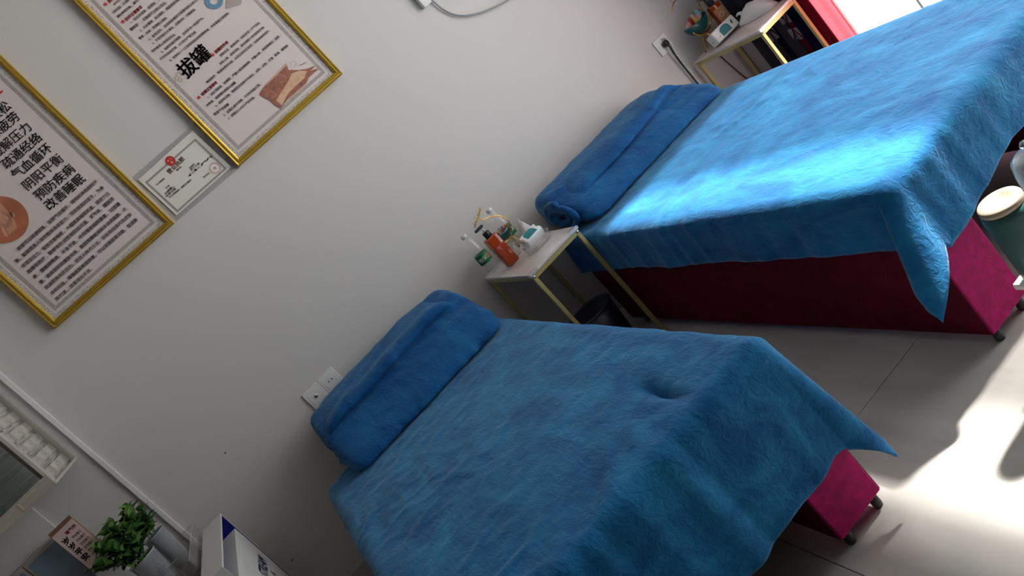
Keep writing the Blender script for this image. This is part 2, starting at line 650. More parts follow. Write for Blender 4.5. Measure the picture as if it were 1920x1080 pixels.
# ------------------------------------------------------------------ folded quilts at the heads of the beds
def bolster(name, prof, x0, x1, material, parent, seed, amp=.008, nx=90, p=4.5, spiral=False, tilt=None):
    ring = catmull([Vector((0, y, z)) for y, z in prof], 7, closed=True)
    n = len(ring)
    c = sum(ring, Vector()) / n
    V, Fc = [], []
    for i in range(nx + 1):
        u = -1 + 2 * i / nx
        s = max(.0, 1 - abs(u) ** (p * 4.5)) ** (1 / 2.6)
        s = .12 + .88 * s if 0 < i < nx else .12
        x = (x0 + x1) / 2 + u * (x1 - x0) / 2
        for k, q in enumerate(ring):
            d = (q - c)
            pt = c + d * s
            X = x
            if tilt:
                pt = pt + Vector(tilt(u, pt))
            nn = amp * (nz(X * 5 + seed, pt.y * 9, pt.z * 9) + .6 * (1 - 2.4 * abs(nz(X * 4 + pt.y * 7 + seed, pt.z * 13 - X * 2, seed))) + .45 * nz(X * 22, pt.y * 24, pt.z * 24 + seed))
            fr_ = max(0, min(1, (-.30 - pt.y) / .2))
            nn += .008 * fr_ * max(0, nz(X * 1.6 + seed, 9.0) + .35) * max(0, 1 - 4 * abs(nz(X * 13 + pt.y * 3 + seed, pt.z * 3, 4.0)))
            nn -= .006 * max(0, 1 - 7 * abs(nz(X * 3.1 + seed + pt.y * 4, pt.y * 6 - X * 3, 1.0)))
            pt = pt + d.normalized() * nn
            if i in (0, 1, 2, nx, nx - 1, nx - 2):
                X += .010 * nz(pt.y * 16, pt.z * 22, seed)
            pt.z = max(pt.z, ZT + .019)
            pt.y = min(pt.y, -.014)
            V.append((X, pt.y, pt.z))
    for i in range(nx):
        for k in range(n):
            k2 = (k + 1) % n
            Fc.append((i * n + k, i * n + k2, (i + 1) * n + k2, (i + 1) * n + k))
    Fc.append(tuple(range(n)))
    Fc.append(tuple(reversed(range(nx * n, (nx + 1) * n))))
    return obj(name, V, Fc, material, parent, True), ring, c


def flap(name, ring, c, kstart, kend, x0, x1, material, parent, seed, thick=.016, nx=80, amp=.006, sag=.0):
    """upper layer of a folded quilt: follows the bolster's outline from its back to a hem on the front"""
    n = len(ring)
    V, Fc = [], []
    m_ = 26
    for i in range(nx + 1):
        f = i / nx
        x = x0 + (x1 - x0) * f
        k1 = kend(f)
        row = []
        endf = 1 - abs(2 * f - 1) ** 9
        for j in range(m_ + 1):
            kk = kstart + (k1 - kstart) * j / m_
            ia = int(kk) % n
            fr = kk - int(kk)
            q = ring[ia].lerp(ring[(ia + 1) % n], fr)
            d = (q - c).normalized()
            w = thick * (1.0 if j < m_ - 1 else .75)
            nn = amp * (nz(x * 6 + seed, q.y * 10, q.z * 8) + .7 * (1 - 2.2 * abs(nz(x * 5 - q.y * 9 + seed, q.z * 12, seed))) + .4 * nz(x * 20, q.y * 22, seed))
            hemr = .014 * math.exp(-((j - (m_ - 1)) / 1.6) ** 2)
            drop = Vector((0, 0, -.05 * (1 - endf)))
            row.append((q + d * (w + nn + hemr) + drop, q - d * .004 + drop))
        pts = [a for a, _ in row] + [b for _, b in reversed(row)]
        for pnt in pts:
            V.append((x + (.006 * nz(pnt.y * 20, seed) if i in (0, nx) else 0), min(pnt.y, -.012), max(pnt.z, ZT + .020)))
    W_ = 2 * (m_ + 1)
    for i in range(nx):
        for k in range(W_):
            k2 = (k + 1) % W_
            Fc.append((i * W_ + k, i * W_ + k2, (i + 1) * W_ + k2, (i + 1) * W_ + k))
    Fc.append(tuple(range(W_)))
    Fc.append(tuple(reversed(range(nx * W_, (nx + 1) * W_))))
    return obj(name, V, Fc, material, parent, True)


t = thing('folded_quilt', 'dark blue fleece quilt folded with a straight hem, in front of the wall sockets', 'quilt', (.55, -.35, ZT + .01), 'folded fleece quilts')
prof1 = [(-.10, .53), (-.055, .60), (-.06, .68), (-.11, .722), (-.20, .715), (-.30, .690), (-.40, .655), (-.50, .612), (-.59, .565), (-.605, .53), (-.55, .525), (-.35, .525)]
body, ring, c = bolster('body', prof1, .135, .935, BLUE2, t, 11.0, amp=.009)
nr = len(ring)
flap('flap', ring, c, 5, lambda f: 39 + 1.0 * math.sin(f * 5), .165, .88, BLUE2, t, 15.0, thick=.026, amp=.009)
v, f = [], []
n = 44
for i in range(n + 1):
    y = -.10 - .47 * i / n
    xe = .128 + .014 * nz(y * 14, 3.3) + .006 * nz(y * 50, 1.0) + .05 * max(0, (-.40 - y) / .17)
    for (dx, z) in ((0, .545), (.006, .560), (.20, .562), (.20, .536), (.008, .536)):
        v.append((xe + dx, y, z + .004 * nz(y * 20, dx)))
for i in range(n):
    for k in range(5):
        k2 = (k + 1) % 5
        f.append((i * 5 + k, i * 5 + k2, (i + 1) * 5 + k2, (i + 1) * 5 + k))
f += [(0, 1, 2, 3, 4), tuple(reversed(range(n * 5, n * 5 + 5)))]
obj('lower_fold', v, f, BLUE2, t, True)

t = thing('folded_quilt', 'blue fleece quilt with rolled end and slanting hem, on the sunlit bed', 'quilt', (1.9, -.35, ZT + .01), 'folded fleece quilts')
prof2 = [(-.10, .53), (-.05, .57), (-.06, .63), (-.12, .672), (-.22, .668), (-.32, .645), (-.42, .612), (-.50, .585), (-.565, .553), (-.575, .53), (-.52, .525), (-.35, .525)]
body, ring, c = bolster('body', prof2, 1.475, 2.345, BLUE2, t, 31.0, amp=.010,
                        tilt=lambda u, q: (0, 0, .022 * max(0, -u) * (q.z - .52) / .15 - .045 * max(0, u - .35) * (q.z - .52) / .15))
flap('flap', ring, c, 5, lambda f: 41 + 2.5 * math.sin(f * 3.0) - 5 * f, 1.53, 2.30, BLUE2, t, 35.0, thick=.026, amp=.009)
# the rolled end of that quilt
sp = []
for k in range(60):
    th = k / 59 * 4.6 * PI
    rr = .018 + .068 * k / 59
    sp.append((1.462 + .010 * math.sin(th * .7), -.38 + rr * 1.7 * math.cos(th), .604 + rr * .80 * math.sin(th)))
tube('rolled_edge', sp, .0145, BLUE2, t, seg=8, n=2)


# ------------------------------------------------------------------ little gold-legged tables
MARBLE = mat('white_marble_print', srgb(214, 206, 204), rough=.22, var=.08, vscale=7, coat=.3)


def small_table(label, x0, x1, y0, y1, h):
    t = thing('side_table', label, 'side table', ((x0 + x1) / 2, (y0 + y1) / 2, 0), 'small marble-top tables')
    box('table_top', x0, x1, y1, y0, h - .012, h, MARBLE, t, bevel=.002)
    lw = .017
    for xa in (x0 + .004, x1 - lw - .004):
        for ya in (y1 + .004, y0 - lw - .004):
            box('leg', xa, xa + lw, ya, ya + lw, 0, h - .012, GOLDLEG, t, bevel=.0015)
    for ya in (y1 + .004, y0 - lw - .004):
        box('apron', x0 + .004 + lw, x1 - .004 - lw, ya, ya + lw, h - .031, h - .012, GOLDLEG, t)
    for xa in (x0 + .004, x1 - lw - .004):
        box('apron', xa, xa + lw, y1 + .004 + lw, y0 - .004 - lw, h - .031, h - .012, GOLDLEG, t)
    for xa in (x0, x1):
        sg = 1 if xa == x0 else -1
        bm = bmesh.new()
        bm_box(bm, min(xa - sg * .003, xa + sg * .045), max(xa - sg * .003, xa + sg * .045), y1 - .004, y1 + .022, h - .014, h + .003)
        bmesh.ops.bevel(bm, geom=list(bm.edges), offset=.003, segments=2, affect='EDGES')
        bm_obj('corner_guard', bm, clear('clear_vinyl', tint=(.96, .96, .96), edge=.8, base=.10, rough=.12, body=.12), t)
        lathe('screw', [(0, 0), (.0065, 0), (.0065, .002), (.004, .0045), (0, .005)], (xa + sg * .0125, y1 + .004, h - .02), CHROME, t, seg=14,
              M=Matrix.Rotation(PI / 2, 3, 'X'))
    return t


TH = .585
small_table('small white marble-top table with gold legs standing between the two beds', 1.118, 1.398, -.02, -.598, TH)
small_table('small white marble-top table with gold legs in the corner by the curtain', 2.640, 2.893, -.035, -.562, TH)


# --- things on the table between the beds
def water_bottle(label, x, y, rot):
    t = thing('water_bottle', label, 'bottle', (x, y, TH), 'water bottles on the small table')
    prof = [(0, .004), (.022, .0), (.030, .004), (.0315, .012), (.0305, .03), (.0315, .035), (.0305, .045), (.0315, .052), (.031, .10), (.0315, .125),
            (.030, .14), (.026, .162), (.019, .18), (.0135, .19), (.0125, .199)]
    lathe('body', [(r, z + TH + .0005) for r, z in prof], (x, y, 0), GLASS, t, seg=24, close=False)
    lathe('cap', [(.0, .214), (.013, .214), (.0145, .211), (.0145, .197), (.0, .197)], (x, y, TH), WHITE, t, seg=20)
    lathe('label_band', [(.0319, .055), (.0319, .103)], (x, y, TH), mat('green_label', srgb(14, 122, 66), rough=.4), t, seg=28, close=False)
    # printed mark and lettering wrapped on the label
    ink = Print()
    vv, ff = text_mesh('怡宝', .02)
    hx = max(a for a, _ in vv)

    def wrap(a, b, ang, z, sc):
        th = ang + (a - hx / 2) * sc / .0323
        return Vector((x + .0323 * math.sin(th), y - .0323 * math.cos(th), TH + z + (b - .37) * sc))
    ink.add([wrap(a, b, rot - .55, .079, .021) for a, b in vv], ff)
    ink.build('lettering', mat('white_ink', (.85, .85, .85), rough=.5), t)
    fl = Print()
    ring_ = []
    for k in range(14):
        rr = .017 if k % 2 else .011
        ang = 2 * PI * k / 14
        th = rot + .55 + rr * math.cos(ang) / .0323
        ring_.append(Vector((x + .0324 * math.sin(th), y - .0324 * math.cos(th), TH + .079 + rr * math.sin(ang))))
    cc = Vector((x + .0324 * math.sin(rot + .55), y - .0324 * math.cos(rot + .55), TH + .079))
    for k in range(14):
        fl.poly([cc, ring_[k], ring_[(k + 1) % 14]])
    fl.build('flower_print', mat('pink_ink', srgb(196, 120, 112), rough=.5), t)
    return t


water_bottle('clear plastic water bottle with green label at the table corner near the shaded bed', 1.168, -.075, .1)
water_bottle('clear plastic water bottle with green label standing behind the gold ornament', 1.340, -.060, .7)


def pump_bottle(label, x, y, rot, z0=TH, lab=False):
    t = thing('pump_bottle', label, 'bottle', (x, y, z0), 'amber pump bottles', rot)
    amber = clear('amber_plastic', tint=srgb(214, 96, 28), edge=.6, base=.05, body=.45, body_col=srgb(206, 84, 22))
    box('body', -.029, .029, -.024, .024, .001, .155, amber, t, bevel=.006, seg=3, world_coords=False, smooth=True)
    box('oil', -.025, .025, -.020, .020, .006, .095, mat('amber_oil', srgb(212, 92, 20), rough=.25), t, bevel=.004, world_coords=False)
    lathe('collar', [(0, .150), (.017, .152), (.017, .180), (.013, .183), (0, .183)], (0, 0, 0), BLACK, t, seg=18, world_coords=False)
    lathe('pump_stem', [(0, .183), (.004, .183), (.004, .206), (0, .206)], (0, 0, 0), mat('grey_plastic', (.6, .6, .6), rough=.3), t, seg=12, world_coords=False)
    bm = bmesh.new()
    bm_box(bm, -.034, .012, -.009, .009, .204, .217)
    bmesh.ops.bevel(bm, geom=list(bm.edges), offset=.004, segments=2, affect='EDGES')
    bm_obj('pump_head', bm, BLACK, t, world_coords=False)
    if lab:
        box('label_panel', -.026, .026, -.0256, -.0246, .03, .13, mat('tan_label', srgb(178, 128, 84), rough=.6), t, world_coords=False)
        box('dark_patch', -.02, .02, -.0264, -.0256, .045, .066, INK, t, world_coords=False)
        v, f = [], []
        for k in range(24):
            a = 2 * PI * k / 24
            v += [(.013 * math.cos(a), -.0265, .095 + .013 * math.sin(a)), (.010 * math.cos(a), -.0265, .095 + .010 * math.sin(a))]
        for k in range(24):
            k2 = (k + 1) % 24
            f.append((2 * k, 2 * k2, 2 * k2 + 1, 2 * k + 1))
        obj('ring_mark', v, f, PAPER, t, world_coords=False)
    return t


pump_bottle('amber oil bottle with black pump on the table between the beds', 1.206, -.245, .05)
pump_bottle('amber bottle with tan printed label on the corner table', 2.838, -.150, -.25, lab=True)

TEAL = mat('teal_enamel', srgb(10, 78, 84), rough=.3, coat=.4)
PETALS = [mat('petal_pink', srgb(214, 150, 140), rough=.6), mat('petal_sky', srgb(126, 186, 204), rough=.6), mat('petal_coral', srgb(196, 76, 60), rough=.6),
          mat('petal_yellow', srgb(200, 186, 70), rough=.6), mat('petal_cream', srgb(220, 206, 196), rough=.6)]


def petal(x, y, z, rx, rz, tilt, spin, m_, t):
    """small cupped petal"""
    R = Matrix.Rotation(spin, 3, 'Z') @ Matrix.Rotation(tilt, 3, 'X')
    v, f = [], []
    nu, nv_ = 4, 6
    for j in range(nv_ + 1):
        tt = j / nv_
        wd = rx * math.sin(PI * min(1, .06 + tt * .94)) ** .7
        for i in range(nu + 1):
            u = -1 + 2 * i / nu
            v.append(Vector((x, y, z)) + R @ Vector((u * wd, -.3 * rx * (u * u) - .12 * rz * math.sin(tt * PI), tt * rz)))
    for j in range(nv_):
        for i in range(nu):
            a = j * (nu + 1) + i
            f.append((a, a + 1, a + nu + 2, a + nu + 1))
    return obj('petal', v, f, m_, t, True)


def ornament(label, x, y, ang, bowl_z, branch, legs, sc=1.0):
    """gold wire stand carrying a teal half-moon bowl of enamel petals"""
    t = thing('flower_bowl_ornament', label, 'ornament', (x, y, TH), 'teal flower-bowl ornaments')
    R = Matrix.Rotation(ang, 3, 'Z')
    P0 = Vector((x, y, bowl_z))
    # half-moon bowl: shell of a flattened half ellipsoid
    v, f = [], []
    nu, nv_ = 18, 8
    A, B, Cc = .052 * sc, .024 * sc, .040 * sc
    for j in range(nv_ + 1):
        ph = (PI / 2) * j / nv_
        for i in range(nu):
            th = 2 * PI * i / nu
            wav = 1 + .05 * math.sin(3 * th) * math.cos(ph)
            v.append(P0 + R @ Vector((A * math.cos(th) * math.cos(ph) * wav, B * math.sin(th) * math.cos(ph), -Cc * math.sin(ph) + .012 * math.cos(th) ** 2 * math.cos(ph))))
    for j in range(nv_):
        for i in range(nu):
            i2 = (i + 1) % nu
            f.append((j * nu + i, j * nu + i2, (j + 1) * nu + i2, (j + 1) * nu + i))
    o = obj('bowl', v, [tuple(reversed(q)) for q in f], TEAL, t, True)
    o.modifiers.new('thickness', 'SOLIDIFY').thickness = .002
    rim = [P0 + R @ Vector((A * .9 * math.cos(a), -B * .5, -Cc * 1.03 * abs(math.sin(a)) - .002)) for a in [-.25 - k * .26 for k in range(11)]]
    tube('gold_keel', rim, .0028 * sc, BRASS, t, seg=6, n=3)
    rnd = random.Random(int(x * 100))
    for k in range(9):
        u = -1 + 2 * k / 8
        q = P0 + R @ Vector((u * A * .75, rnd.uniform(-.5, .5) * B, -.006))
        petal(q.x, q.y, q.z, .011 * sc, rnd.uniform(.02, .036) * sc, rnd.uniform(-.5, .5), rnd.uniform(-1, 1) + u * .6, PETALS[k % 5], t)
    for (a, b) in legs:
        q0 = P0 + R @ Vector((a[0] * sc, a[1] * sc, -Cc * .95))
        q1 = Vector((x, y, TH + .004)) + R @ Vector((b[0] * sc, b[1] * sc, 0))
        lg = tube('leg', [q0, (q0 + q1) / 2 + Vector((.004, 0, .004)), q1], .0022 * sc, BRASS, t, seg=6, n=4)
        lathe('foot_tip', [(0, 0), (.004, 0), (.0035, .006), (0, .006)], (q1.x, q1.y, TH), BLACK, t, seg=10)
    if branch:
        st = [P0 + R @ Vector(p) * sc for p in [(.030, .0, -.03), (.062, 0, .01), (.05, 0, .055), (.012, 0, .085), (-.022, 0, .098), (-.03, 0, .122)]]
        tube('stem', st, .0032 * sc, BRASS, t, seg=7, n=5, taper=.7)
        e = st[-1]
        tw = [e + R @ Vector(p) * sc for p in [(.038, 0, .022), (.012, 0, .006), (-.004, 0, -.002), (-.026, 0, -.008), (-.046, 0, -.022)]]
        tube('branch', tw, .0032 * sc, BRASS, t, seg=6, n=4)
        for k in range(6):
            b0 = tw[0].lerp(tw[-1], .08 + .16 * k)
            tube('twig', [b0, b0 + R @ Vector((-.003 + .002 * (k % 3), .004 * ((k % 2) * 2 - 1), .012 + .003 * (k % 2))) * sc], .0016 * sc, BRASS, t, seg=5, n=1)
    else:
        a_ = [P0 + R @ Vector(p) * sc for p in [(.046, 0, .01), (.055, 0, .05), (.02, 0, .085), (-.02, 0, .09), (-.05, 0, .075)]]
        tube('stem', a_, .0015 * sc, BRASS, t, seg=6, n=5)
        tube('branch', [a_[-2], a_[-2] + R @ Vector((-.012, 0, .02)), a_[-2] + R @ Vector((.002, 0, .045))], .0014, BRASS, t, seg=5, n=3)
    return t


ornament('gold wire ornament with teal flower bowl and twig finial, standing between the bottles', 1.292, -.125, .1, TH + .108, True,
         [((-.01, 0, 0), (-.075, -.01, 0)), ((.02, .004, 0), (.03, .025, 0)), ((.02, -.006, 0), (.03, -.03, 0))])
ornament('teal half-moon flower bowl on thin gold legs on the corner table', 2.748, -.095, .12, TH + .142, False,
         [((-.008, 0, 0), (-.030, .012, 0)), ((.004, -.004, 0), (-.012, -.02, 0)), ((.01, .008, 0), (.03, .03, 0))], 1.6)

PACK = mat('glossy_white_wrap', (.78, .78, .77), rough=.25, bump=.08, bscale=30)
TEALPRINT = mat('teal_print', srgb(0, 122, 128), rough=.35)


def leaf_print(p, u, w, s, material, parent, name='leaf_print'):
    pts = []
    for k in range(12):
        a = 2 * PI * k / 12
        pts.append(p + u * (math.cos(a) * .45 * s) + w * (math.sin(a) * s))
    return obj(name, pts, [tuple(range(12))], material, parent, world_coords=False)


def wipes_pack(label, x, y, rot, L=.135, D=.06, Hh=.052, z0=TH):
    t = thing('wipes_pack', label, 'wipes pack', (x, y, z0), 'white and teal wipes packs', rot)
    box('pack', -L / 2, L / 2, -D / 2, D / 2, .001, Hh, PACK, t, bevel=.008, seg=3, world_coords=False, smooth=True)
    # tab-shaped teal panel on the top face and slit mark on the end
    pts = []
    for k in range(15):
        a = PI * k / 14
        pts.append((-.004 + .030 * math.cos(a), .004 + .018 * math.sin(a), Hh + .0007))
    pts += [(-.034, -.022, Hh + .0007), (.026, -.022, Hh + .0007)]
    obj('teal_panel', pts, [tuple(range(len(pts)))], TEALPRINT, t, world_coords=False)
    leaf_print(Vector((.046, .004, Hh + .0008)), Vector((1, 0, 0)), Vector((.3, .95, 0)), .012, mat('leaf_green', srgb(46, 110, 84), rough=.5), t)
    leaf_print(Vector((-.050, -.010, Hh + .0008)), Vector((1, 0, 0)), Vector((.8, .5, 0)), .008, mat('coral_mark', srgb(210, 110, 80), rough=.5), t, 'coral_mark')
    obj('slit_mark', [(-L / 2 - .0006, -.006, .028), (-L / 2 - .0006, .006, .028), (-L / 2 - .0006, .006, .032), (-L / 2 - .0006, -.006, .032)], [(0, 1, 2, 3)], INK, t, world_coords=False)
    return t


wp = wipes_pack('white wipes pack with teal panel resting in the ribbed glass tray', 1.300, -.375, .15, L=.10, D=.055, Hh=.045, z0=TH + .008)
wp.rotation_euler = (.5, 0, .12)
wp.location.z = TH + .034
w2 = wipes_pack('white wipes pack with teal panel on the corner table beside the amber bottle', 2.755, -.205, -.08, L=.15, D=.062, Hh=.07)
# this pack stands on its long edge: its printed face looks forward
for ch in w2.children:
    if ch.name.split('.')[0] != 'slit_mark':
        ch.data = ch.data.copy()
        ch.data.transform(Matrix.Translation((0, 0, .001)) @ Matrix.Translation((0, .035, .031)) @ Matrix.Rotation(PI / 2 - .25, 4, 'X') @ Matrix.Translation((0, 0, 0)))
zmin = min(v.co.z for ch in w2.children for v in ch.data.vertices)
for ch in w2.children:
    if ch.name.split('.')[0] != 'slit_mark':
        ch.data.transform(Matrix.Translation((0, 0, .0008 - zmin)))

# ribbed glass tray
t = thing('ribbed_glass_tray', 'ribbed clear glass tray holding the white and teal wipes pack', 'glass tray', (1.302, -.395, TH))
v, f = [], []
segs = 72
for (rr, z) in ((.040, .001), (.052, .004), (.060, .020), (.064, .038), (.060, .038), (.054, .020), (.044, .007)):
    for k in range(segs):
        a = 2 * PI * k / segs
        q = rr * (1 + (.035 if k % 2 else 0))
        ca, sa = math.cos(a), math.sin(a)
        e = (abs(ca) ** 4 + abs(sa) ** 4) ** -.25
        v.append((1.302 + q * ca * e, -.395 + q * .62 * sa * e, TH + z))
for j in range(6):
    for k in range(segs):
        k2 = (k + 1) % segs
        f.append((j * segs + k, j * segs + k2, (j + 1) * segs + k2, (j + 1) * segs + k))
f.append(tuple(range(segs)))
f.append(tuple(range(6 * segs, 7 * segs)))
obj('bowl', v, f, clear('ribbed_glass', edge=1.3, base=.10, rough=.05), t)

# soft tissue pack behind the tray
t = thing('tissue_bag', 'soft white tissue bag slumped behind the wipes pack on the table', 'tissue bag', (1.350, -.235, TH))


def soft_bag(cx, cy, z0, L, D, H_, peak, seed, t, rot=0):
    v, f = [], []
    nu, nv_ = 28, 12
    for j in range(nv_ + 1):
        ph = j / nv_
        for i in range(nu):
            a = 2 * PI * i / nu
            e = (abs(math.cos(a)) ** 4 + abs(math.sin(a)) ** 4) ** -.25
            s = 1 - .75 * ph ** 2.2
            X, Y = L / 2 * math.cos(a) * e * s, D / 2 * math.sin(a) * e * s
            Z = H_ * ph + peak * max(0, ph - .5) * (1 + math.cos(a - .5)) * .5
            k = 1 + .13 * nz(X * 30 + seed, Y * 30, Z * 35)
            X, Y = X * k * math.cos(rot) - Y * k * math.sin(rot), X * k * math.sin(rot) + Y * k * math.cos(rot)
            v.append((cx + X, cy + Y, z0 + .0008 + Z * (1 + .1 * nz(X * 25, Y * 25, seed))))
    for j in range(nv_):
        for i in range(nu):
            i2 = (i + 1) % nu
            f.append((j * nu + i, j * nu + i2, (j + 1) * nu + i2, (j + 1) * nu + i))
    f.append(tuple(reversed(range(nu))))
    f.append(tuple(range(nv_ * nu, (nv_ + 1) * nu)))
    return obj('bag', v, f, PACK, t, True)


soft_bag(1.350, -.235, TH, .062, .10, .085, .05, 2, t)
pts = [(1.345, -.225, TH + .09), (1.35, -.232, TH + .105), (1.355, -.24, TH + .12)]
tube('tissue_tip', pts, .009, PACK, t, seg=8, n=3, taper=.3)
t = thing('tissue_bag', 'crumpled white tissue bag at the front of the corner table', 'tissue bag', (2.848, -.360, TH))
soft_bag(2.848, -.360, TH, .075, .22, .062, .03, 9, t, .15)
tube('tissue_tip', [(2.846, -.275, TH + .045), (2.838, -.262, TH + .055), (2.825, -.255, TH + .05)], .012, PACK, t, seg=8, n=3, taper=.2)

# little tumbler beside the ornament
t = thing('glass_tumbler', 'small clear glass tumbler beside the amber oil bottle', 'glass', (1.262, -.195, TH))
lathe('body', [(.0, .003), (.018, .001), (.021, .01), (.024, .06), (.022, .06), (.019, .012), (0, .01)], (1.262, -.195, TH), clear('tumbler_glass', edge=1.0, base=.06), t, seg=24)

# ------------------------------------------------------------------ bin under the table
t = thing('waste_bin', 'dark round waste bin under the small table between the beds', 'bin', (1.268, -.375, 0))
lathe('bucket', [(0, .0), (.085, .0), (.09, .01), (.108, .228), (.103, .228), (.086, .014), (0, .012)], (1.268, -.375, 0), DARKBIN, t, seg=36)
tr = [(1.268 + .108 * math.cos(a), -.375 + .108 * math.sin(a), .230) for a in [2 * PI * k / 40 for k in range(41)]]
tube('rim', tr, .005, mat('bin_rim_highlight', (.05, .055, .07), rough=.25), t, seg=7, n=1)  # coloured lighter than the bucket as a painted rim highlight

# ------------------------------------------------------------------ things on the wall
YP = -.022


def poster(label, pbl, pbr, height, group):
    BL, BR = PX(*pbl, 1, YP), PX(*pbr, 1, YP)
    dx = (BR - BL)
    W_ = dx.length
    dx.normalize()
    up = Vector((-dx.z, 0, dx.x))
    t = thing('framed_poster', label, 'poster', (BL + BR) / 2, group)

    def L(a, b, y=0.0):
        return BL + dx * a + up * b + Vector((0, y, 0))
    fw, H_ = .026, height
    pr = [(0, .020), (0, -.004), (.004, -.008), (.010, -.006), (.013, -.010), (.018, -.010), (.021, -.004), (.026, -.002), (.026, .020)]
    cs = [(0, 0), (W_, 0), (W_, H_), (0, H_)]
    ins = [(1, 1), (-1, 1), (-1, -1), (1, -1)]
    for s in range(4):
        v, f = [], []
        for e in (s, (s + 1) % 4):
            for (d_, yy) in pr:
                v.append(L(cs[e][0] + ins[e][0] * d_, cs[e][1] + ins[e][1] * d_, yy))
        n = len(pr)
        for k in range(n):
            k2 = (k + 1) % n
            f.append((k, k2, n + k2, n + k))
        obj('frame_side', v, f, GOLD, t)
    # beaded gilt bead along the inner edge
    y = .004
    obj('print_sheet', [L(fw, fw, y), L(W_ - fw, fw, y), L(W_ - fw, H_ - fw, y), L(fw, H_ - fw, y)], [(0, 1, 2, 3)], PAPER, t)

    def band(a, b, material, nm):
        v, f = [], []
        for q in (a, b):
            v += [L(q, q, y - .0008), L(W_ - q, q, y - .0008), L(W_ - q, H_ - q, y - .0008), L(q, H_ - q, y - .0008)]
        for k in range(4):
            k2 = (k + 1) % 4
            f.append((k, k2, 4 + k2, 4 + k))
        obj(nm, v, f, material, t)
    band(fw, fw + .014, LACE, 'lace_border')
    band(fw + .024, fw + .037, FRET, 'fret_border')
    return t, W_, L


def pattern(name, c1, c2, scale, bw=.5):
    M = mat(name, c1, rough=.55)
    nt = M.node_tree
    b = nt.nodes['Principled BSDF']
    vz = nt.nodes.new('ShaderNodeTexVoronoi')
    vz.feature = 'DISTANCE_TO_EDGE'
    vz.inputs['Scale'].default_value = scale
    nt.links.new(nt.nodes['Texture Coordinate'].outputs['Object'], vz.inputs['Vector'])
    cr = nt.nodes.new('ShaderNodeValToRGB')
    cr.color_ramp.elements[0].position = .05
    cr.color_ramp.elements[1].position = .3
    cr.color_ramp.elements[0].color = (*c1, 1)
    cr.color_ramp.elements[1].color = (*c2, 1)
    nt.links.new(vz.outputs['Distance'], cr.inputs['Fac'])
    nt.links.new(cr.outputs['Color'], b.inputs['Base Color'])
    return M


LACE = pattern('lace_print', srgb(206, 200, 196), srgb(142, 136, 132), 130)
FRET = pattern('fret_print', srgb(150, 142, 138), srgb(186, 176, 172), 170)
NF = (0, -1, 0)


def wp_(p):
    return PX(p[0], p[1], 1, YP + .0015)


p1, W1, L1 = poster('gold-framed massage poster with large brown slogans and a round photo of hands', (103, 617), (327, 418), .95, 'gold-framed posters')
big = Print()
rows = [('身心放松', (8.4, 201)), ('消除疲劳', (25, 221)), ('缓解压力', (47, 240.6)), ('疏通经络', (67, 260)), ('气血循环', (86, 279.6)),
        ('阴阳平衡', (107, 299.6)), ('预防疾病', (128.8, 318.8)), ('改善睡眠', (148, 337))]
for s_, e_ in rows:
    big.text(s_, wp_((e_[0] - 53.5, e_[1] + 45)), wp_(e_), NF, .011)
big.build('slogan_lettering', INK, p1)
para = Print()
for s_, a_, b_ in [
    ('按摩可以疏通经络，加快气血循环，保持机体的阴阳平', (33, 468), (182, 339)),
    ('衡，能够提高人体的整体免疫能力，预防疾病的发生。为身', (29, 491), (194, 350)),
    ('体增添活力，能够改善睡眠，大幅提高睡眠质量。固定穴位', (41, 501), (205, 361)),
    ('按摩和热疗，能够有针对性地促进风湿、关节炎、腰肌劳', (52, 511), (213, 371)),
    ('疼、颈椎颈椎病、半身不遂、中风等疾病的康复，对亚健', (63, 521), (224.5, 380.5)),
    ('康，具有很好的康复作用。局部按摩能消耗多余的脂肪，达', (74.4, 531), (236.5, 390)),
    ('到减肥美体的目的。促进人体内分泌，协助排出体内及皮肤', (84.5, 541), (246, 400.5)),
    ('中的垃圾，增强皮肤美容效果。可以改善肠胃功能，促进新', (96, 551), (257, 410)),
    ('陈代谢，改善消化不良。', (107, 560), (170, 505))]:
    para.text(s_, wp_(a_), wp_(b_), NF, .02)
para.build('paragraph_lettering', INK2, p1)
red = Print()
red.poly([wp_((-30, 196)), wp_((4, 169)), wp_((6, 172)), wp_((-28, 200))])
red.build('red_underline', REDINK, p1)
# round photo of hands on a back
cc = wp_((4, 412))
R_ = .088
disc = [cc + Vector((R_ * math.cos(2 * PI * k / 40), 0, R_ * math.sin(2 * PI * k / 40))) for k in range(40)]
obj('round_photo', disc, [tuple(range(40))], mat('photo_skin', srgb(176, 104, 74), rough=.5, var=.2, vscale=9), p1)
hand = Print()
ex, ez = (wp_((30, 440)) - wp_((10, 400))).normalized(), None
ez = Vector((-ex.z, 0, ex.x))


def capsule(P, a, b, r, n=6):
    a, b = Vector(a), Vector(b)
    d = (b - a).normalized()
    s = Vector((-d.z, 0, d.x))
    pts = [a + s * (r * math.cos(PI * k / n)) * 1 - d * (r * math.sin(PI * k / n)) for k in range(n + 1)]
    pts += [b - s * (r * math.cos(PI * k / n)) + d * (r * math.sin(PI * k / n)) for k in range(n + 1)]
    P.poly([q + Vector((0, -.0008, 0)) for q in pts])


capsule(hand, wp_((-14, 388)), wp_((8, 412)), .030)
for k in range(4):
    a0 = wp_((2 + k * 5.5, 418 - k * 5.5))
    capsule(hand, a0, wp_((12 + k * 5.2, 440 - k * 4.5)), .0075)
capsule(hand, wp_((6, 398)), wp_((24, 404)), .008)
hand.build('hand_print', mat('photo_hand', srgb(206, 146, 120), rough=.5), p1)

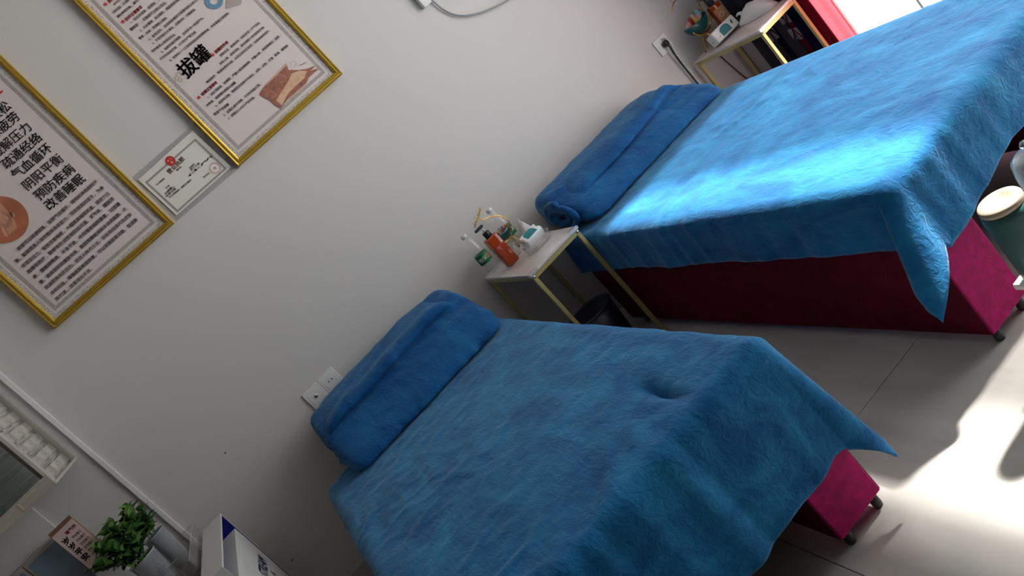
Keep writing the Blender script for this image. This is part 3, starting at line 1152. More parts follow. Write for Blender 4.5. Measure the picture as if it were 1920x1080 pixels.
p2, W2, L2 = poster('gold-framed cupping poster with two large black characters and a brown brushed photo', (447, 313), (642, 138), .95, 'gold-framed posters')
bc = Print()
bc.text('拔罐', wp_((351, 127)), wp_((377, 103)), NF, .022)
bc.build('calligraphy', INK, p2)
rd = Print()
for (px, py) in ((230.5, 40.4), (198, 7.8), (399, 103), (373, 182.7)):
    q = wp_((px, py))
    rd.poly([q + Vector((.0062 * math.cos(2 * PI * k / 14), 0, .0062 * math.sin(2 * PI * k / 14))) for k in range(14)])
for s_, a_, b_ in [('刮痧的作用', (205, 2), (226, -17)), ('刮痧注意事项', (237, 36), (264, 13.5)), ('拔罐的作用', (405, 97), (425, 80)), ('拔罐注意事项', (379.5, 176.5), (405, 155))]:
    rd.text(s_, wp_(a_), wp_(b_), NF, .035)
rd.build('red_lettering', REDINK, p2)
sm = Print()
for s_, a_, b_ in [
    ('清气化浊、疏通经络、', (214, 8.5), (243, -16)), ('行瘀活血、红润肌肤、', (212, 24), (246, -5)), ('清化神经功能、调节内分泌', (221, 31.5), (270, -9)),
    ('1、妇女月经期、妊娠期、下腹', (246, 41.5), (303, -5)), ('腰骶部！、后脑部不全禁止刮痧。', (245.5, 55.5), (311, 4.5)),
    ('2、白血重病、出血倾向、皮肤高度过敏', (263, 57.5), (336, -2)), ('晕者、幼孩、饥饿禁止刮痧。', (262, 72), (313, 32.5)),
    ('3、急性扭伤、创伤的疼痛部位或骨折部位禁止刮', (279, 74.5), (372, -3)), ('4、不可同部位反复刮、过重刮痧、过重复刮。', (286, 82), (366, 16.5)),
    ('刮痧者停止刮痧改变治。', (286, 96), (328, 64)), ('5、刮痧后避风保暖、及时补充一杯温开水。', (303, 97.5), (381, 33)),
    ('不可吹电扇空调、4小时内严禁洗澡。', (301, 111.5), (368, 58.5)), ('6、刮痧后1～2天局部皮肤出现轻微疼痛、伴有等属正常现象。', (318, 114), (430, 23)),
    ('逐寒祛湿、疏通经络、祛除淤滞、行气活血、', (413, 105), (487, 41.5)), ('消肿止痛、拔毒泻热、具有调整人体的阴阳平衡、', (412, 120.5), (496, 49.5)),
    ('解除疲劳、增强体质的功能、从而达到扶正祛邪、治愈疾病的目的。', (387, 155), (506, 56)),
    ('1、妇女月经期、妊娠期、严重心脑血管疾病、严重心衰、呼吸衰竭的、活体', (389, 183.5), (524, 67)),
    ('水肿者、自救慢性病禁止拔罐。', (388, 198), (442, 153.5)), ('2、皮肤有过敏、溃疡及大血管分布部位、过饥、过饱、过渴、醉酒、高热抽', (403, 200), (540, 84)),
    ('搐者不宜拔罐', (403, 214), (427, 196)), ('3、拔罐后避风保暖、不可吹电扇空调。', (420, 216), (488, 157.5)), ('4、拔罐后3小时内严禁洗澡。', (428, 222.5), (477, 182))]:
    sm.text(s_, wp_(a_), wp_(b_), NF, .02)
sm.build('paragraph_lettering', INK2, p2)


def pz(px, py, k=0):
    return PX(340 + px / 4.5, 20 + py / 4.5, 1, YP + .0015 - k * .0006)


ph = Print()
ph.poly([pz(*q) for q in [(655, 710), (690, 650), (740, 590), (885, 445), (905, 500), (990, 500), (1060, 490), (1140, 460), (1090, 505), (1165, 486), (1080, 560), (1055, 610), (900, 740), (840, 825), (790, 800), (745, 755), (700, 735)]])
ph.poly([pz(*q) for q in [(985, 465), (1070, 426), (1030, 452)]])
ph.build('photo_patch', mat('photo_brown', srgb(150, 92, 74), rough=.5, var=.3, vscale=24, vstretch=(2, 1, 1)), p2)
ph = Print()
ph.poly([pz(*q, 1) for q in [(800, 760), (840, 690), (900, 600), (930, 530), (1000, 505), (1060, 510), (1040, 570), (960, 640), (900, 700), (850, 800)]])
for (a_, b_, w_) in (((712, 618), (884, 450), 8), ((905, 742), (1050, 618), 9)):
    ph.poly([pz(a_[0], a_[1], 1), pz(b_[0], b_[1], 1), pz(b_[0] + w_, b_[1] + w_, 1), pz(a_[0] + w_, a_[1] + w_, 1)])
ph.build('photo_highlight', mat('photo_tan', srgb(204, 164, 134), rough=.5, var=.15, vscale=30), p2)
ph = Print()
for (cx, cy, r) in ((838, 580, 44), (757, 716, 38), (948, 450, 26), (915, 490, 24)):
    for (ra, rb, a0, a1) in ((1, .91, 2.6, 6.6), (.62, .5, .4, 1.6)):
        for k in range(20):
            b0, b1 = a0 + (a1 - a0) * k / 20, a0 + (a1 - a0) * (k + 1) / 20
            ph.poly([pz(cx + r * q * math.cos(b), cy + r * q * math.sin(b), 2) for q, b in ((ra, b0), (ra, b1), (rb, b1), (rb, b0))])
ph.build('cup_outline', mat('photo_pale', srgb(188, 150, 130), rough=.5), p2)
ph = Print()
cx, cy = 401, 2
for k in range(24):
    b0, b1 = 2 * PI * k / 24, 2 * PI * (k + 1) / 24
    ph.poly([PX(cx + r * 1.15 * math.cos(b), cy + r * math.sin(b), 1, YP + .001) for r, b in ((15, b0), (15, b1), (6.5, b1), (6.5, b0))])
ph.build('blue_cup_print', mat('photo_blue', srgb(96, 140, 164), rough=.5), p2)
ph = Print()
ph.poly([PX(*q, 1, YP + .0014) for q in [(424, 16), (452, 8), (456, -8), (425, -8)]])
ph.build('tray_print', mat('photo_grey', srgb(168, 154, 148), rough=.5), p2)
sw = Print()
for (cx, cy, r) in ((335, 140, 5), (332, 147, 4.5), (338, 150, 4)):
    for k in range(16):
        b0, b1 = 1.6 * PI * k / 16 + cx, 1.6 * PI * (k + 1) / 16 + cx
        sw.poly([wp_((cx + q * math.cos(b), cy + q * math.sin(b))) for q, b in ((r, b0), (r, b1), (r - 1.1, b1), (r - 1.1, b0))])
sw.build('cloud_scroll', mat('tan_ink', srgb(170, 136, 110), rough=.6), p2)

# laminated licence between the posters
YL = -.006
t = thing('laminated_certificate', 'laminated certificate with red emblem hanging between the two gold-framed posters', 'certificate', PX(345, 330, 1, YL))


def lp(p, k=0):
    return PX(p[0], p[1], 1, YL - k * .0008)


cs = [(248, 332), (366, 230), (452, 312), (330, 416)]
q = [PX(*c_, 1, -.002) for c_ in cs]
obj('laminate', q + [x + Vector((0, -.001, 0)) for x in q], [(0, 1, 2, 3), (4, 5, 6, 7), (0, 1, 5, 4), (1, 2, 6, 5), (2, 3, 7, 6), (3, 0, 4, 7)], clear('laminate_film', edge=.5, base=.06, rough=.2, body=.18, body_col=(.5, .5, .48)), t)
obj('paper', [lp(c_) for c_ in [(259, 337), (361, 245), (434, 313), (331, 404)]], [(0, 1, 2, 3)], mat('certificate_paper', srgb(222, 216, 208), rough=.5), t)
bd = Print()
o4, i4 = [(272, 342), (366, 259.5), (425.5, 316), (333, 398.5)], [(277.5, 342.5), (366, 264.5), (420, 316), (333, 393)]
for k in range(4):
    k2 = (k + 1) % 4
    bd.poly([lp(o4[k], 1), lp(o4[k2], 1), lp(i4[k2], 1), lp(i4[k], 1)])
bd.build('border', mat('grey_border_ink', srgb(150, 144, 138), rough=.6), t)
em = Print()
c0 = lp((319.5, 301.5), 2)
em.poly([c0 + Vector((.019 * math.cos(2 * PI * k / 24), 0, .020 * math.sin(2 * PI * k / 24))) for k in range(24)])
em.build('emblem', REDINK, t)
em = Print()
for (a, b, r) in ((-.006, .006, .004), (.004, .008, .002), (.008, .003, .002), (0, -.008, .006)):
    em.poly([c0 + Vector((a + r * math.cos(2 * PI * k / 5 + .3), -.0008, b + r * math.sin(2 * PI * k / 5 + .3))) for k in range(5)])
em.build('emblem_stars', mat('gold_ink', srgb(214, 150, 90), rough=.5), t)
tl = Print()
tl.text('营业执照', lp((318, 321), 1), lp((341, 299), 1), NF, .03)
tl.build('title_lettering', mat('bronze_ink', srgb(150, 124, 88), rough=.6), t)
fx = Print()
for s_, a_, b_ in [('副本', (333, 318), (338, 314)), ('统一社会信用代码', (294, 346), (308, 335)), ('名称', (312, 352), (316, 349)), ('类型', (316, 357), (320, 353)),
                   ('法定代表人', (310, 363), (326, 350)), ('经营范围', (313, 367), (327, 355)), ('养生保健服务；健康咨询服务', (318, 370), (358, 337)),
                   ('注册资本', (356, 315), (364, 308)), ('成立日期', (359, 318), (372, 307)), ('住所', (363, 322), (388, 300)), ('登记机关', (382, 332), (391, 325))]:
    fx.text(s_, lp(a_, 1), lp(b_, 1), NF, .02, height=.009)
fx.build('small_lettering', INK2, t)['kind'] = 'stuff'
sl_ = Print()
c0 = lp((403, 315), 2)
for k in range(24):
    b0, b1 = 2 * PI * k / 24, 2 * PI * (k + 1) / 24
    sl_.poly([c0 + Vector((r * math.cos(b), 0, r * math.sin(b))) for r, b in ((.022, b0), (.022, b1), (.019, b1), (.019, b0))])
sl_.poly([c0 + Vector(((.008 if k % 2 else .0032) * math.sin(2 * PI * k / 10 + PI / 5), 0, (.008 if k % 2 else .0032) * math.cos(2 * PI * k / 10 + PI / 5))) for k in range(10)])
sl_.build('seal', mat('pale_red_ink', srgb(206, 130, 116), rough=.6), t)


# sockets
def plate(name, label, x, z, kind):
    t = thing(name, label, 'socket', (x + .043, -.005, z - .043))
    box('faceplate', x, x + .0855, -.009, 0, z - .0855, z, WHITE, t, bevel=.003)
    box('insert', x + .012, x + .0735, -.0105, -.008, z - .0735, z - .012, WHITE, t, bevel=.001)
    cx, cz = x + .043, z - .043
    if kind == 'tv':
        lathe('coax_ring', [(0, 0), (.008, 0), (.008, .004), (.005, .006), (0, .006)], (cx, -.0105, cz), mat('nickel', (.5, .5, .48), rough=.3, metal=1), t, seg=16, M=Matrix.Rotation(PI / 2, 3, 'X'))
    else:
        for s in (-1, 1):
            lathe('pin_hole', [(0, 0), (.0032, 0), (.0032, .0006), (0, .0006)], (cx + s * .0085, -.0106, cz + .004), BLACK, t, seg=12, M=Matrix.Rotation(PI / 2, 3, 'X'))
    return t


sa = PX(565, 743, 1, -.009)
plate('wall_socket', 'white wall plate with a round aerial jack, peeking out beside the dark blue quilt', sa.x, sa.z, 'tv')
plate('wall_socket', 'white wall socket with two small pin holes beside the aerial plate', sa.x + .0865, sa.z, 'pins')
sb = PX(1223, 81, 1, -.009)
st_ = plate('wall_socket', 'white wall socket with a black plug near the corner table', sb.x, sb.z, 'pins')
t = thing('power_plug', 'black plug and cord in the wall socket near the corner table', 'plug', (sb.x + .045, -.03, sb.z - .05))
lathe('plug_body', [(0, 0), (.015, 0), (.017, .006), (.016, .022), (.010, .028), (0, .029)], (sb.x + .046, -.011, sb.z - .046), BLACK, t, seg=18, M=Matrix.Rotation(PI / 2, 3, 'X'))
tube('cord', [(sb.x + .046, -.028, sb.z - .05), (sb.x + .047, -.033, sb.z - .075), (sb.x + .047, -.025, sb.z - .13), (sb.x + .05, -.018, sb.z - .3), (sb.x + .056, -.018, .2), (sb.x + .06, -.02, .02)], .0042, BLACK, t, seg=7, n=6)
t = thing('white_cord', 'white cord running down from the socket beside the black one', 'cord', (sb.x + .05, -.02, .3))
tube('cord', [(sb.x + .048, -.0135, sb.z - .018), (sb.x + .062, -.026, sb.z - .022), (sb.x + .072, -.018, sb.z - .06), (sb.x + .063, -.012, sb.z - .15), (sb.x + .067, -.010, sb.z - .35), (sb.x + .072, -.018, .02)], .0045, WHITE, t, seg=7, n=6)

# cable trunking
tag(box('cable_trunking', -.506, -.486, -.012, -.0005, .10, 2.7, mat('trunking_white', (.78, .75, .73), rough=.4), None, bevel=.0015),
    'white vertical cable trunking strip on the wall beside the glass cabinet', 'trunking')

# adapter and cable at the top of the wall
ca = [PX(px, py, 1, -.012) for px, py in ((813, 3), (820, 9), (830, 17), (850, 26.5), (873, 29), (900, 24), (925, 14), (945, 4), (962, -8), (985, -30))]
q = PX(797, 15, 1, -.03)
t = thing('power_adapter', 'white power adapter high on the wall trailing a grey cable', 'adapter', (q.x + .03, -.01, q.z + .06))
box('case', q.x, q.x + .045, -.032, -.0005, q.z, q.z + .11, WHITE, t, bevel=.004)
tube('cable', [(q.x + .046, -.014, q.z + .02)] + ca, .0042, mat('grey_cable', (.30, .31, .31), rough=.4), t, seg=8, n=5)
box('cable_grip', q.x + .045, q.x + .058, -.020, -.006, q.z + .008, q.z + .030, mat('grey_grip', (.22, .21, .18), rough=.5), t, bevel=.002)

# ------------------------------------------------------------------ curtain gathered beside the window
CURT = bpy.data.materials.new('union_stripe_curtain')
CURT.use_nodes = True
nt = CURT.node_tree
b = nt.nodes['Principled BSDF']
b.inputs['Roughness'].default_value = .85
b.inputs['Specular IOR Level'].default_value = .1
tc = nt.nodes.new('ShaderNodeTexCoord')
sx_ = nt.nodes.new('ShaderNodeSeparateXYZ')
nt.links.new(tc.outputs['Object'], sx_.inputs[0])
mr = nt.nodes.new('ShaderNodeMapRange')
mr.inputs['From Min'].default_value = -.70
mr.inputs['From Max'].default_value = -.13
nt.links.new(sx_.outputs['Y'], mr.inputs['Value'])
cr = nt.nodes.new('ShaderNodeValToRGB')
cr.color_ramp.interpolation = 'CONSTANT'
navy, maroon, greyc, backlit_rose = srgb(30, 32, 62), srgb(120, 26, 44), srgb(74, 76, 84), srgb(224, 92, 104)
els = [(0, backlit_rose), (.20, maroon), (.31, navy), (.45, maroon), (.53, navy), (.56, greyc), (.66, navy), (.76, greyc)]  # first stripe is the red cloth with window backlight painted in
while len(cr.color_ramp.elements) < len(els):
    cr.color_ramp.elements.new(.5)
for e, (p_, c_) in zip(cr.color_ramp.elements, els):
    e.position = p_
    e.color = (*c_, 1)
nt.links.new(mr.outputs[0], cr.inputs['Fac'])
nt.links.new(cr.outputs['Color'], b.inputs['Base Color'])
tl_ = nt.nodes.new('ShaderNodeBsdfTranslucent')
nt.links.new(cr.outputs['Color'], tl_.inputs[0])
mx = nt.nodes.new('ShaderNodeMixShader')
mx.inputs[0].default_value = .6
nt.links.new(b.outputs[0], mx.inputs[1])
nt.links.new(tl_.outputs[0], mx.inputs[2])
nt.links.new(mx.outputs[0], nt.nodes['Material Output'].inputs[0])
t = thing('window_curtain', 'navy and red striped curtain with flag prints gathered beside the window', 'curtain', (XR - .02, -.4, 0))


def cx_(y, z):
    return XR - .018 + .009 * math.sin(y * 62) + .003 * math.sin(y * 131 + 1) + .002 * math.sin(z * 3 + y * 20)


v, f = [], []
ny, nzz = 90, 12
for j in range(nzz + 1):
    z = .03 + (2.45 - .03) * j / nzz
    for i in range(ny + 1):
        y = -.13 - .57 * i / ny
        v.append((cx_(y, z), y, z))
for j in range(nzz):
    for i in range(ny):
        a = j * (ny + 1) + i
        f.append((a, a + 1, a + ny + 2, a + ny + 1))
o = obj('curtain_cloth', v, f, CURT, t, True)
o.parent = t
# the material reads y in world metres: shift the object's origin
o.data.transform(Matrix.Translation(t.location))
o.location = -Vector(t.location)
lv, lf = [], []
for j in range(9):
    for i in range(7):
        y = -.685 - .045 * i / 6
        z = .03 + 2.42 * j / 8
        lv.append((XR - .008 + .005 * math.sin(i * 1.6), y, z))
for j in range(8):
    for i in range(6):
        lf.append((j * 7 + i, j * 7 + i + 1, (j + 1) * 7 + i + 1, (j + 1) * 7 + i))
SHEER = clear('sheer_lining', tint=(.8, .8, .8), edge=0, base=.02, rough=.6, body=.55, body_col=(.55, .55, .54))
obj('sheer_lining', lv, lf, SHEER, t, True)
fp = Print()
for (yc, zc, w, h) in ((-.405, .455, .085, .16), (-.262, .50, .07, .16), (-.40, 1.0, .085, .16), (-.27, 1.25, .07, .16), (-.41, 1.6, .085, .16)):
    def q3(a, b_):
        y = yc + a * w / 2
        z = zc + b_ * h / 2
        return Vector((cx_(y, z) - .0018, y, z))
    for tri in [((-.95, .2), (-.95, .85), (-.25, .2)), ((-.75, 1), (-.15, 1), (-.15, .35)), ((.95, .2), (.95, .85), (.25, .2)), ((.75, 1), (.15, 1), (.15, .35)),
                ((-.95, -.2), (-.95, -.85), (-.25, -.2)), ((-.75, -1), (-.15, -1), (-.15, -.35)), ((.95, -.2), (.95, -.85), (.25, -.2)), ((.75, -1), (.15, -1), (.15, -.35))]:
        A, B, C = tri
        n = 5
        for i in range(n):
            for k in range(n - i):
                g = lambda a_, b__: q3(A[0] + (B[0] - A[0]) * a_ / n + (C[0] - A[0]) * b__ / n, A[1] + (B[1] - A[1]) * a_ / n + (C[1] - A[1]) * b__ / n)
                fp.poly([g(i, k), g(i + 1, k), g(i, k + 1)])
                if i + k < n - 1:
                    fp.poly([g(i + 1, k), g(i + 1, k + 1), g(i, k + 1)])
fp.build('flag_print', mat('flag_white', srgb(128, 122, 136), rough=.8), t)
tube('curtain_rod', [(XR - .026, -.10, 2.47), (XR - .026, -4.3, 2.47)], .012, CHROME, t, seg=10, n=1)

# loose cables hanging on the corner wall under the table
t = thing('loose_cables', 'thin brown cables drooping below the corner table', 'cable', (2.89, -.02, .2))
tube('cable', [(2.80, -.008, .50), (2.83, -.008, .36), (2.86, -.010, .26), (2.885, -.012, .22), (2.88, -.014, .20), (2.86, -.018, .02)], .003, mat('brown_cable', srgb(70, 54, 48), rough=.5), t, seg=6, n=5)
tube('cable', [(2.70, -.018, .02), (2.705, -.012, .20), (2.73, -.012, .27), (2.77, -.012, .25), (2.80, -.012, .15), (2.81, -.018, .02)], .003, MATS['brown_cable'], t, seg=6, n=5)

# ------------------------------------------------------------------ stool with jars at the foot of the sunlit bed
JX, JY, JZ = 1.4515, -2.352, .215
t = thing('stool', 'low white stool carrying the green jar at the foot of the sunlit bed', 'stool', (1.56, -2.38, 0))
box('seat', 1.412, 1.74, -2.50, -2.285, JZ - .018, JZ - .0005, WHITE, t, bevel=.005)
for xa in (1.42, 1.715):
    for ya in (-2.485, -2.315):
        box('leg', xa, xa + .018, ya, ya + .018, 0, JZ - .018, WHITE, t)
t = thing('storage_jar', 'dark green jar with a cream round lid on the stool at the bed foot', 'jar', (JX, JY, JZ))
lathe('body', [(0, 0), (.044, .0), (.048, .004), (.049, .05), (.049, .172), (.046, .184), (.041, .187), (0, .187)], (JX, JY, JZ), mat('green_plastic', srgb(44, 88, 86), rough=.35), t, seg=36)
lathe('lid', [(0, .185), (.043, .185), (.0455, .188), (.0455, .197), (.043, .201), (.027, .201), (.025, .199), (0, .199)], (JX, JY, JZ), mat('cream_plastic', srgb(156, 143, 125), rough=.5), t, seg=40)
t = thing('glass_cup_jar', 'clear glass jar standing behind the green jar on the stool', 'jar', (1.585, -2.355, JZ))
lathe('body', [(0, .002), (.045, .0), (.05, .006), (.052, .17), (.045, .205), (.03, .218), (.0, .222)], (1.585, -2.355, JZ), clear('jar_glass', tint=(.8, .86, .9), edge=1.0, base=.06, body=.12, body_col=(.5, .6, .7)), t, seg=30)
lathe('knob', [(0, .219), (.008, .219), (.008, .228), (.012, .234), (.008, .242), (0, .244)], (1.585, -2.355, JZ), clear('knob_glass', edge=1, base=.15), t, seg=18)

# ------------------------------------------------------------------ corner at the left: carton, desk, cups, cabinet
# open carton standing on the floor beside the bed
CW = mat('carton_white', (.66, .66, .63), rough=.5)
CB = mat('carton_blue', srgb(16, 22, 128), rough=.4)
CX, CYB, CYF, CZ = -.336, -.095, -.80, .708
t = thing('open_carton', 'tall white carton lined in blue, open on the side facing the bed', 'carton', (-.375, -.45, 0))
box('back_wall', -.428, -.420, CYF, CYB, .008, CZ - .008, CW, t)
box('top_wall', -.428, CX, CYF, CYB, CZ - .008, CZ, CW, t, bevel=.001)
box('bottom_wall', -.428, CX, CYF, CYB, 0, .008, CW, t)
box('end_wall', -.420, CX, CYB - .005, CYB, .008, CZ - .008, CW, t)
box('end_wall', -.420, CX, CYF, CYF + .005, .008, CZ - .008, CW, t)
box('blue_lining', -.420, CX - .004, CYB - .0065, CYB - .0052, .008, CZ - .0085, CB, t)
box('blue_lining', -.420, -.4185, CYF + .006, CYB - .007, .008, CZ - .0085, CB, t)
t = thing('boxed_appliance', 'white appliance box with blue lettering packed inside the open carton', 'box', (-.375, -.45, .0085))
IX, IY, IZ = -.338, -.128, .630
box('box_body', -.414, IX, CYF + .03, IY, .0085, IZ, WHITE2, t, bevel=.003)
box('raised_panel', IX - .001, IX + .003, CYF + .05, IY - .016, .03, IZ - .016, WHITE2, t, bevel=.0015)
lt = Print()
lt.text('STREAM', (IX + .0036, -.46, .505), (IX + .0036, -.258, .498), (1, 0, 0), .045)
lt.text('A', (IX + .0036, -.335, .448), (IX + .0036, -.335, .448), (1, 0, 0), .03)
lt.build('lettering', mat('royal_blue_ink', srgb(24, 62, 132), rough=.4), t)

# desk
DZ = .62
t = thing('desk', 'white desk under the plants beside the open carton', 'desk', (-.95, -.35, 0))
box('desk_top', -1.5, -.435, -.70, -.016, DZ - .025, DZ, WHITE2, t, bevel=.003)
for xa in (-1.49, -.465):
    box('side_panel', xa, xa + .022, -.68, -.03, 0, DZ - .025, WHITE2, t)

# acrylic tray
t = thing('acrylic_tray', 'clear acrylic open box holding the two plant cups', 'acrylic box', (-.56, -.30, DZ))
ax0, ax1, ay0, ay1, az = -.668, -.438, -.56, -.055, .752
th_ = .003
box('base', ax0, ax1, ay0, ay1, DZ + .0005, DZ + .0035, ACRYL, t)
for nm, q in (('wall_panel', (ax0, ax1, ay1 - th_, ay1)), ('wall_panel', (ax0, ax1, ay0, ay0 + th_)), ('wall_panel', (ax0, ax0 + th_, ay0, ay1)), ('wall_panel', (ax1 - th_, ax1, ay0, ay1))):
    box(nm, *q, DZ + .004, az, ACRYL, t)
EDGE = mat('acrylic_edge', (.36, .34, .32), rough=.3)
box('top_edge', ax0, ax1, ay1 - th_, ay1, az, az + .0015, EDGE, t)
box('top_edge', ax1 - th_, ax1, ay0, ay1, az, az + .0015, EDGE, t)
box('divider', ax0 + th_, ax1 - th_, -.312, -.309, DZ + .004, az - .01, ACRYL, t)
box('divider_edge', ax0 + th_, ax1 - th_, -.312, -.309, az - .01, az - .0085, EDGE, t)

CUP = clear('frosted_cup', tint=(.86, .88, .90), edge=.7, base=.08, rough=.15, body=.55, body_col=srgb(190, 192, 200))
SOIL = mat('soil', (.02, .014, .012), rough=.95)
LEAF = [mat('leaf_dark', srgb(34, 64, 30), rough=.45, var=.3, vscale=30), mat('leaf_mid', srgb(62, 108, 44), rough=.45, var=.25, vscale=30), mat('leaf_light', srgb(104, 142, 66), rough=.45, var=.2, vscale=30)]


def leaf_mesh(L, W_):
    v, f = [], []
    n = 6
    for j in range(n + 1):
        s = j / n
        w = W_ * (math.sin(PI * s ** .8) ** .8) if 0 < j < n else .0004
        z = .22 * L * math.sin(s * 2.2) - .16 * L * s * s
        v += [(-w, s * L, z + w * .35), (0, s * L, z), (w, s * L, z + w * .35)]
    for j in range(n):
        a = 3 * j
        f += [(a, a + 1, a + 4, a + 3), (a + 1, a + 2, a + 5, a + 4)]
    me = bpy.data.meshes.new('leaf')
    me.from_pydata(v, [], f)
    me.polygons.foreach_set('use_smooth', [True] * len(me.polygons))
    return me


LEAVES = []
for k, (L_, w_) in enumerate(((.052, .0165), (.044, .0145), (.036, .012))):
    for m_ in LEAF:
        me = leaf_mesh(L_, w_)
        me.materials.append(m_)
        LEAVES.append(me)


def plant_cup(label, plabel, x, y, z0, rtop, h, stems, seed, mark):
    t = thing('plastic_cup', label, 'cup', (x, y, z0), 'frosted plant cups')
    rb = rtop * .70
    lathe('body', [(0, .001), (rb * .96, .001), (rb, .005), (rtop * .98, h - .006), (rtop * 1.03, h - .004), (rtop * 1.03, h), (rtop * .97, h), (rb * .95, .008)], (x, y, z0), CUP, t, seg=32, close=False)
    lathe('soil', [(0, .02), (rb * .9, .02), (rtop * .93, h - .008), (0, h - .006)], (x, y, z0), SOIL, t, seg=24)
    if mark:
        ink = Print()

        def on_cup(a, zz):
            rr = rb + (rtop - rb) * zz / h + .0012
            th = .55 + a / rr
            return Vector((x + rr * math.sin(th), y - rr * math.cos(th), z0 + zz))
        zc = h * .72
        for k in range(16):
            b0, b1 = 2 * PI * k / 16, 2 * PI * (k + 1) / 16
            ink.poly([on_cup(r_ * math.cos(b_), zc + r_ * math.sin(b_)) for r_, b_ in ((.0095, b0), (.0095, b1), (.0075, b1), (.0075, b0))])
        rq = random.Random(3)
        for row_ in range(3):
            for k in range(6 - row_ % 2):
                a0 = -.017 + k * .006
                zz = zc - .017 - row_ * .010
                ink.poly([on_cup(a0, zz), on_cup(a0 + .0042, zz + rq.uniform(-.001, .001)), on_cup(a0 + .004, zz + .005), on_cup(a0 + .0006, zz + .0056)])
        ink.build('printed_mark', mat('grey_print', srgb(108, 112, 128), rough=.5), t)
    pt = thing('potted_plant', plabel, 'plant', (x, y, z0 + h - .006), 'green plants in cups')
    rnd = random.Random(seed)
    for (dx, dy, hh, lx, ly) in stems:
        p0 = Vector((x + dx, y + dy, z0 + h - .012))
        p2 = Vector((x + dx + lx, y + dy + ly, z0 + h + hh))
        p1_ = (p0 + p2) / 2 + Vector((lx * -.2, ly * -.2, hh * .12))
        tube('stem', [p0, p1_, p2], .0022, LEAF[1], pt, seg=6, n=5)
        nn = max(5, int(hh / .011))
        for k in range(nn):
            f_ = .22 + .78 * k / (nn - 1)
            q = (p0 * (1 - f_) ** 2 + p1_ * 2 * f_ * (1 - f_) + p2 * f_ ** 2)
            for s in range(2 if k < nn - 1 else 4):
                a = k * 1.57 + s * (PI if k < nn - 1 else PI / 2) + rnd.uniform(-.5, .5)
                o = bpy.data.objects.new('leaf', LEAVES[rnd.choice((0, 1, 2, 3, 4, 5, 0, 1, 3, 4)) if k < nn - 2 else rnd.choice((1, 2, 4, 5))])
                COL.objects.link(o)
                o.parent = pt
                o.location = q - Vector(pt.location)
                o.rotation_euler = (rnd.uniform(-.25, .55) + (.5 if k >= nn - 1 else 0), rnd.uniform(-.3, .3), a)
                sc = rnd.uniform(.8, 1.2)
                o.scale = (sc, sc, sc)
    return t


c1 = PX(265, 1046, 1, -.285)
plant_cup('frosted plastic cup with grey printed mark, holding a leafy plant', 'bushy green plant growing from the printed frosted cup', c1.x, c1.y, DZ + .0045 + .0, .056, c1.z - DZ - .0045,
          [(-.01, 0, .10, -.04, .03), (.012, .01, .12, .0, .02), (-.02, -.01, .085, -.085, -.02), (.0, .02, .14, -.03, .05), (.02, -.01, .07, .03, -.02), (-.03, .01, .06, -.10, .04), (.01, -.02, .09, -.02, -.05), (-.01, .02, .11, -.07, .02), (-.02, -.02, .075, -.05, -.04), (.0, -.01, .13, -.055, .0), (.015, .015, .10, .015, .05)], 4, True)
c2 = PX(287, 1002, 1, -.145)
plant_cup('plain frosted plastic cup with a tall plant, behind the printed cup', 'tall green plant growing from the plain frosted cup', c2.x, c2.y, DZ + .0045, .046, c2.z - DZ - .0045,
          [(0, 0, .11, -.01, -.01), (-.01, .01, .13, .02, .0), (.012, .0, .09, -.03, .0), (-.012, -.01, .12, -.05, -.02), (.0, -.012, .10, .01, -.03), (.01, .01, .08, .03, .01)], 9, False)
# wooden bits in the tray
for k, (px, py) in enumerate(((338, 1016), (331, 1030), (346, 1022))):
    q = PX(px, py, 1, -.20)
    tag(box('wooden_stick', q.x - .030, q.x + .030, q.y - .004, q.y + .004, DZ + .0045 + k * .0072, DZ + .0045 + k * .0072 + .007, mat('pale_wood', srgb(166, 140, 104), rough=.6), None, bevel=.001),
        ('lowest', 'middle', 'topmost')[k] + ' short pale wooden stick lying in the clear acrylic box', 'wooden stick', 'wooden sticks in the acrylic box')

# framed panes behind, small white box, desk calendar
t = thing('glass_front_box', 'low display box with blue-tinted glass doors, below the glass cabinet', 'display box', (-1.05, -.06, DZ))
bx0, bx1, bz1 = -1.42, -.772, 1.094
FR = mat('pale_frame', srgb(170, 164, 152), rough=.45)
box('carcass', bx0, bx1, -.055, -.014, DZ + .0005, bz1, WHITE2, t)
nd = 2
dw = (bx1 - bx0) / 4
for k in range(4):
    a, b_ = bx1 - dw * (k + 1), bx1 - dw * k
    d_ = box('door', a + .002, b_ - .002, -.066, -.056, DZ + .004, bz1 - .002, FR, t, bevel=.001)
    box('pane', a + .014, b_ - .014, -.0675, -.0662, DZ + .02, bz1 - .016, mat('blue_tinted_glass', srgb(112, 136, 158), rough=.12, var=.22, vscale=7, spec=.7), d_)
tag(box('back_board', bx0, -.775, -.012, -.0008, bz1 + .001, 1.238, mat('pale_board', srgb(214, 212, 206), rough=.5), None),
    'plain pale board on the wall between the glass cabinet and the display box', 'board')
ka, kb, kd = PX(129, 966, 1, -.125), PX(96, 1009, 1, -.125), PX(171, 1071, 1, -.125)
kw, kh = abs(ka.x - kb.x), ka.z - kd.z
kx0, kz0, kz1 = kb.x, kd.z, ka.z
t = thing('desk_calendar', 'small desk calendar card with red heading and brush calligraphy beside the plants', 'calendar', (kx0 + kw / 2, -.125, kz0))
box('backing_card', kx0, kx0 + kw, -.125, -.116, kz0, kz1, mat('brown_card', srgb(140, 98, 72), rough=.6), t, bevel=.001)
box('page', kx0 + .002, kx0 + kw - .002, -.1275, -.1252, kz0 + .002, kz1 - .016, mat('pink_page', srgb(222, 196, 192), rough=.5), t)
yk = -.1281


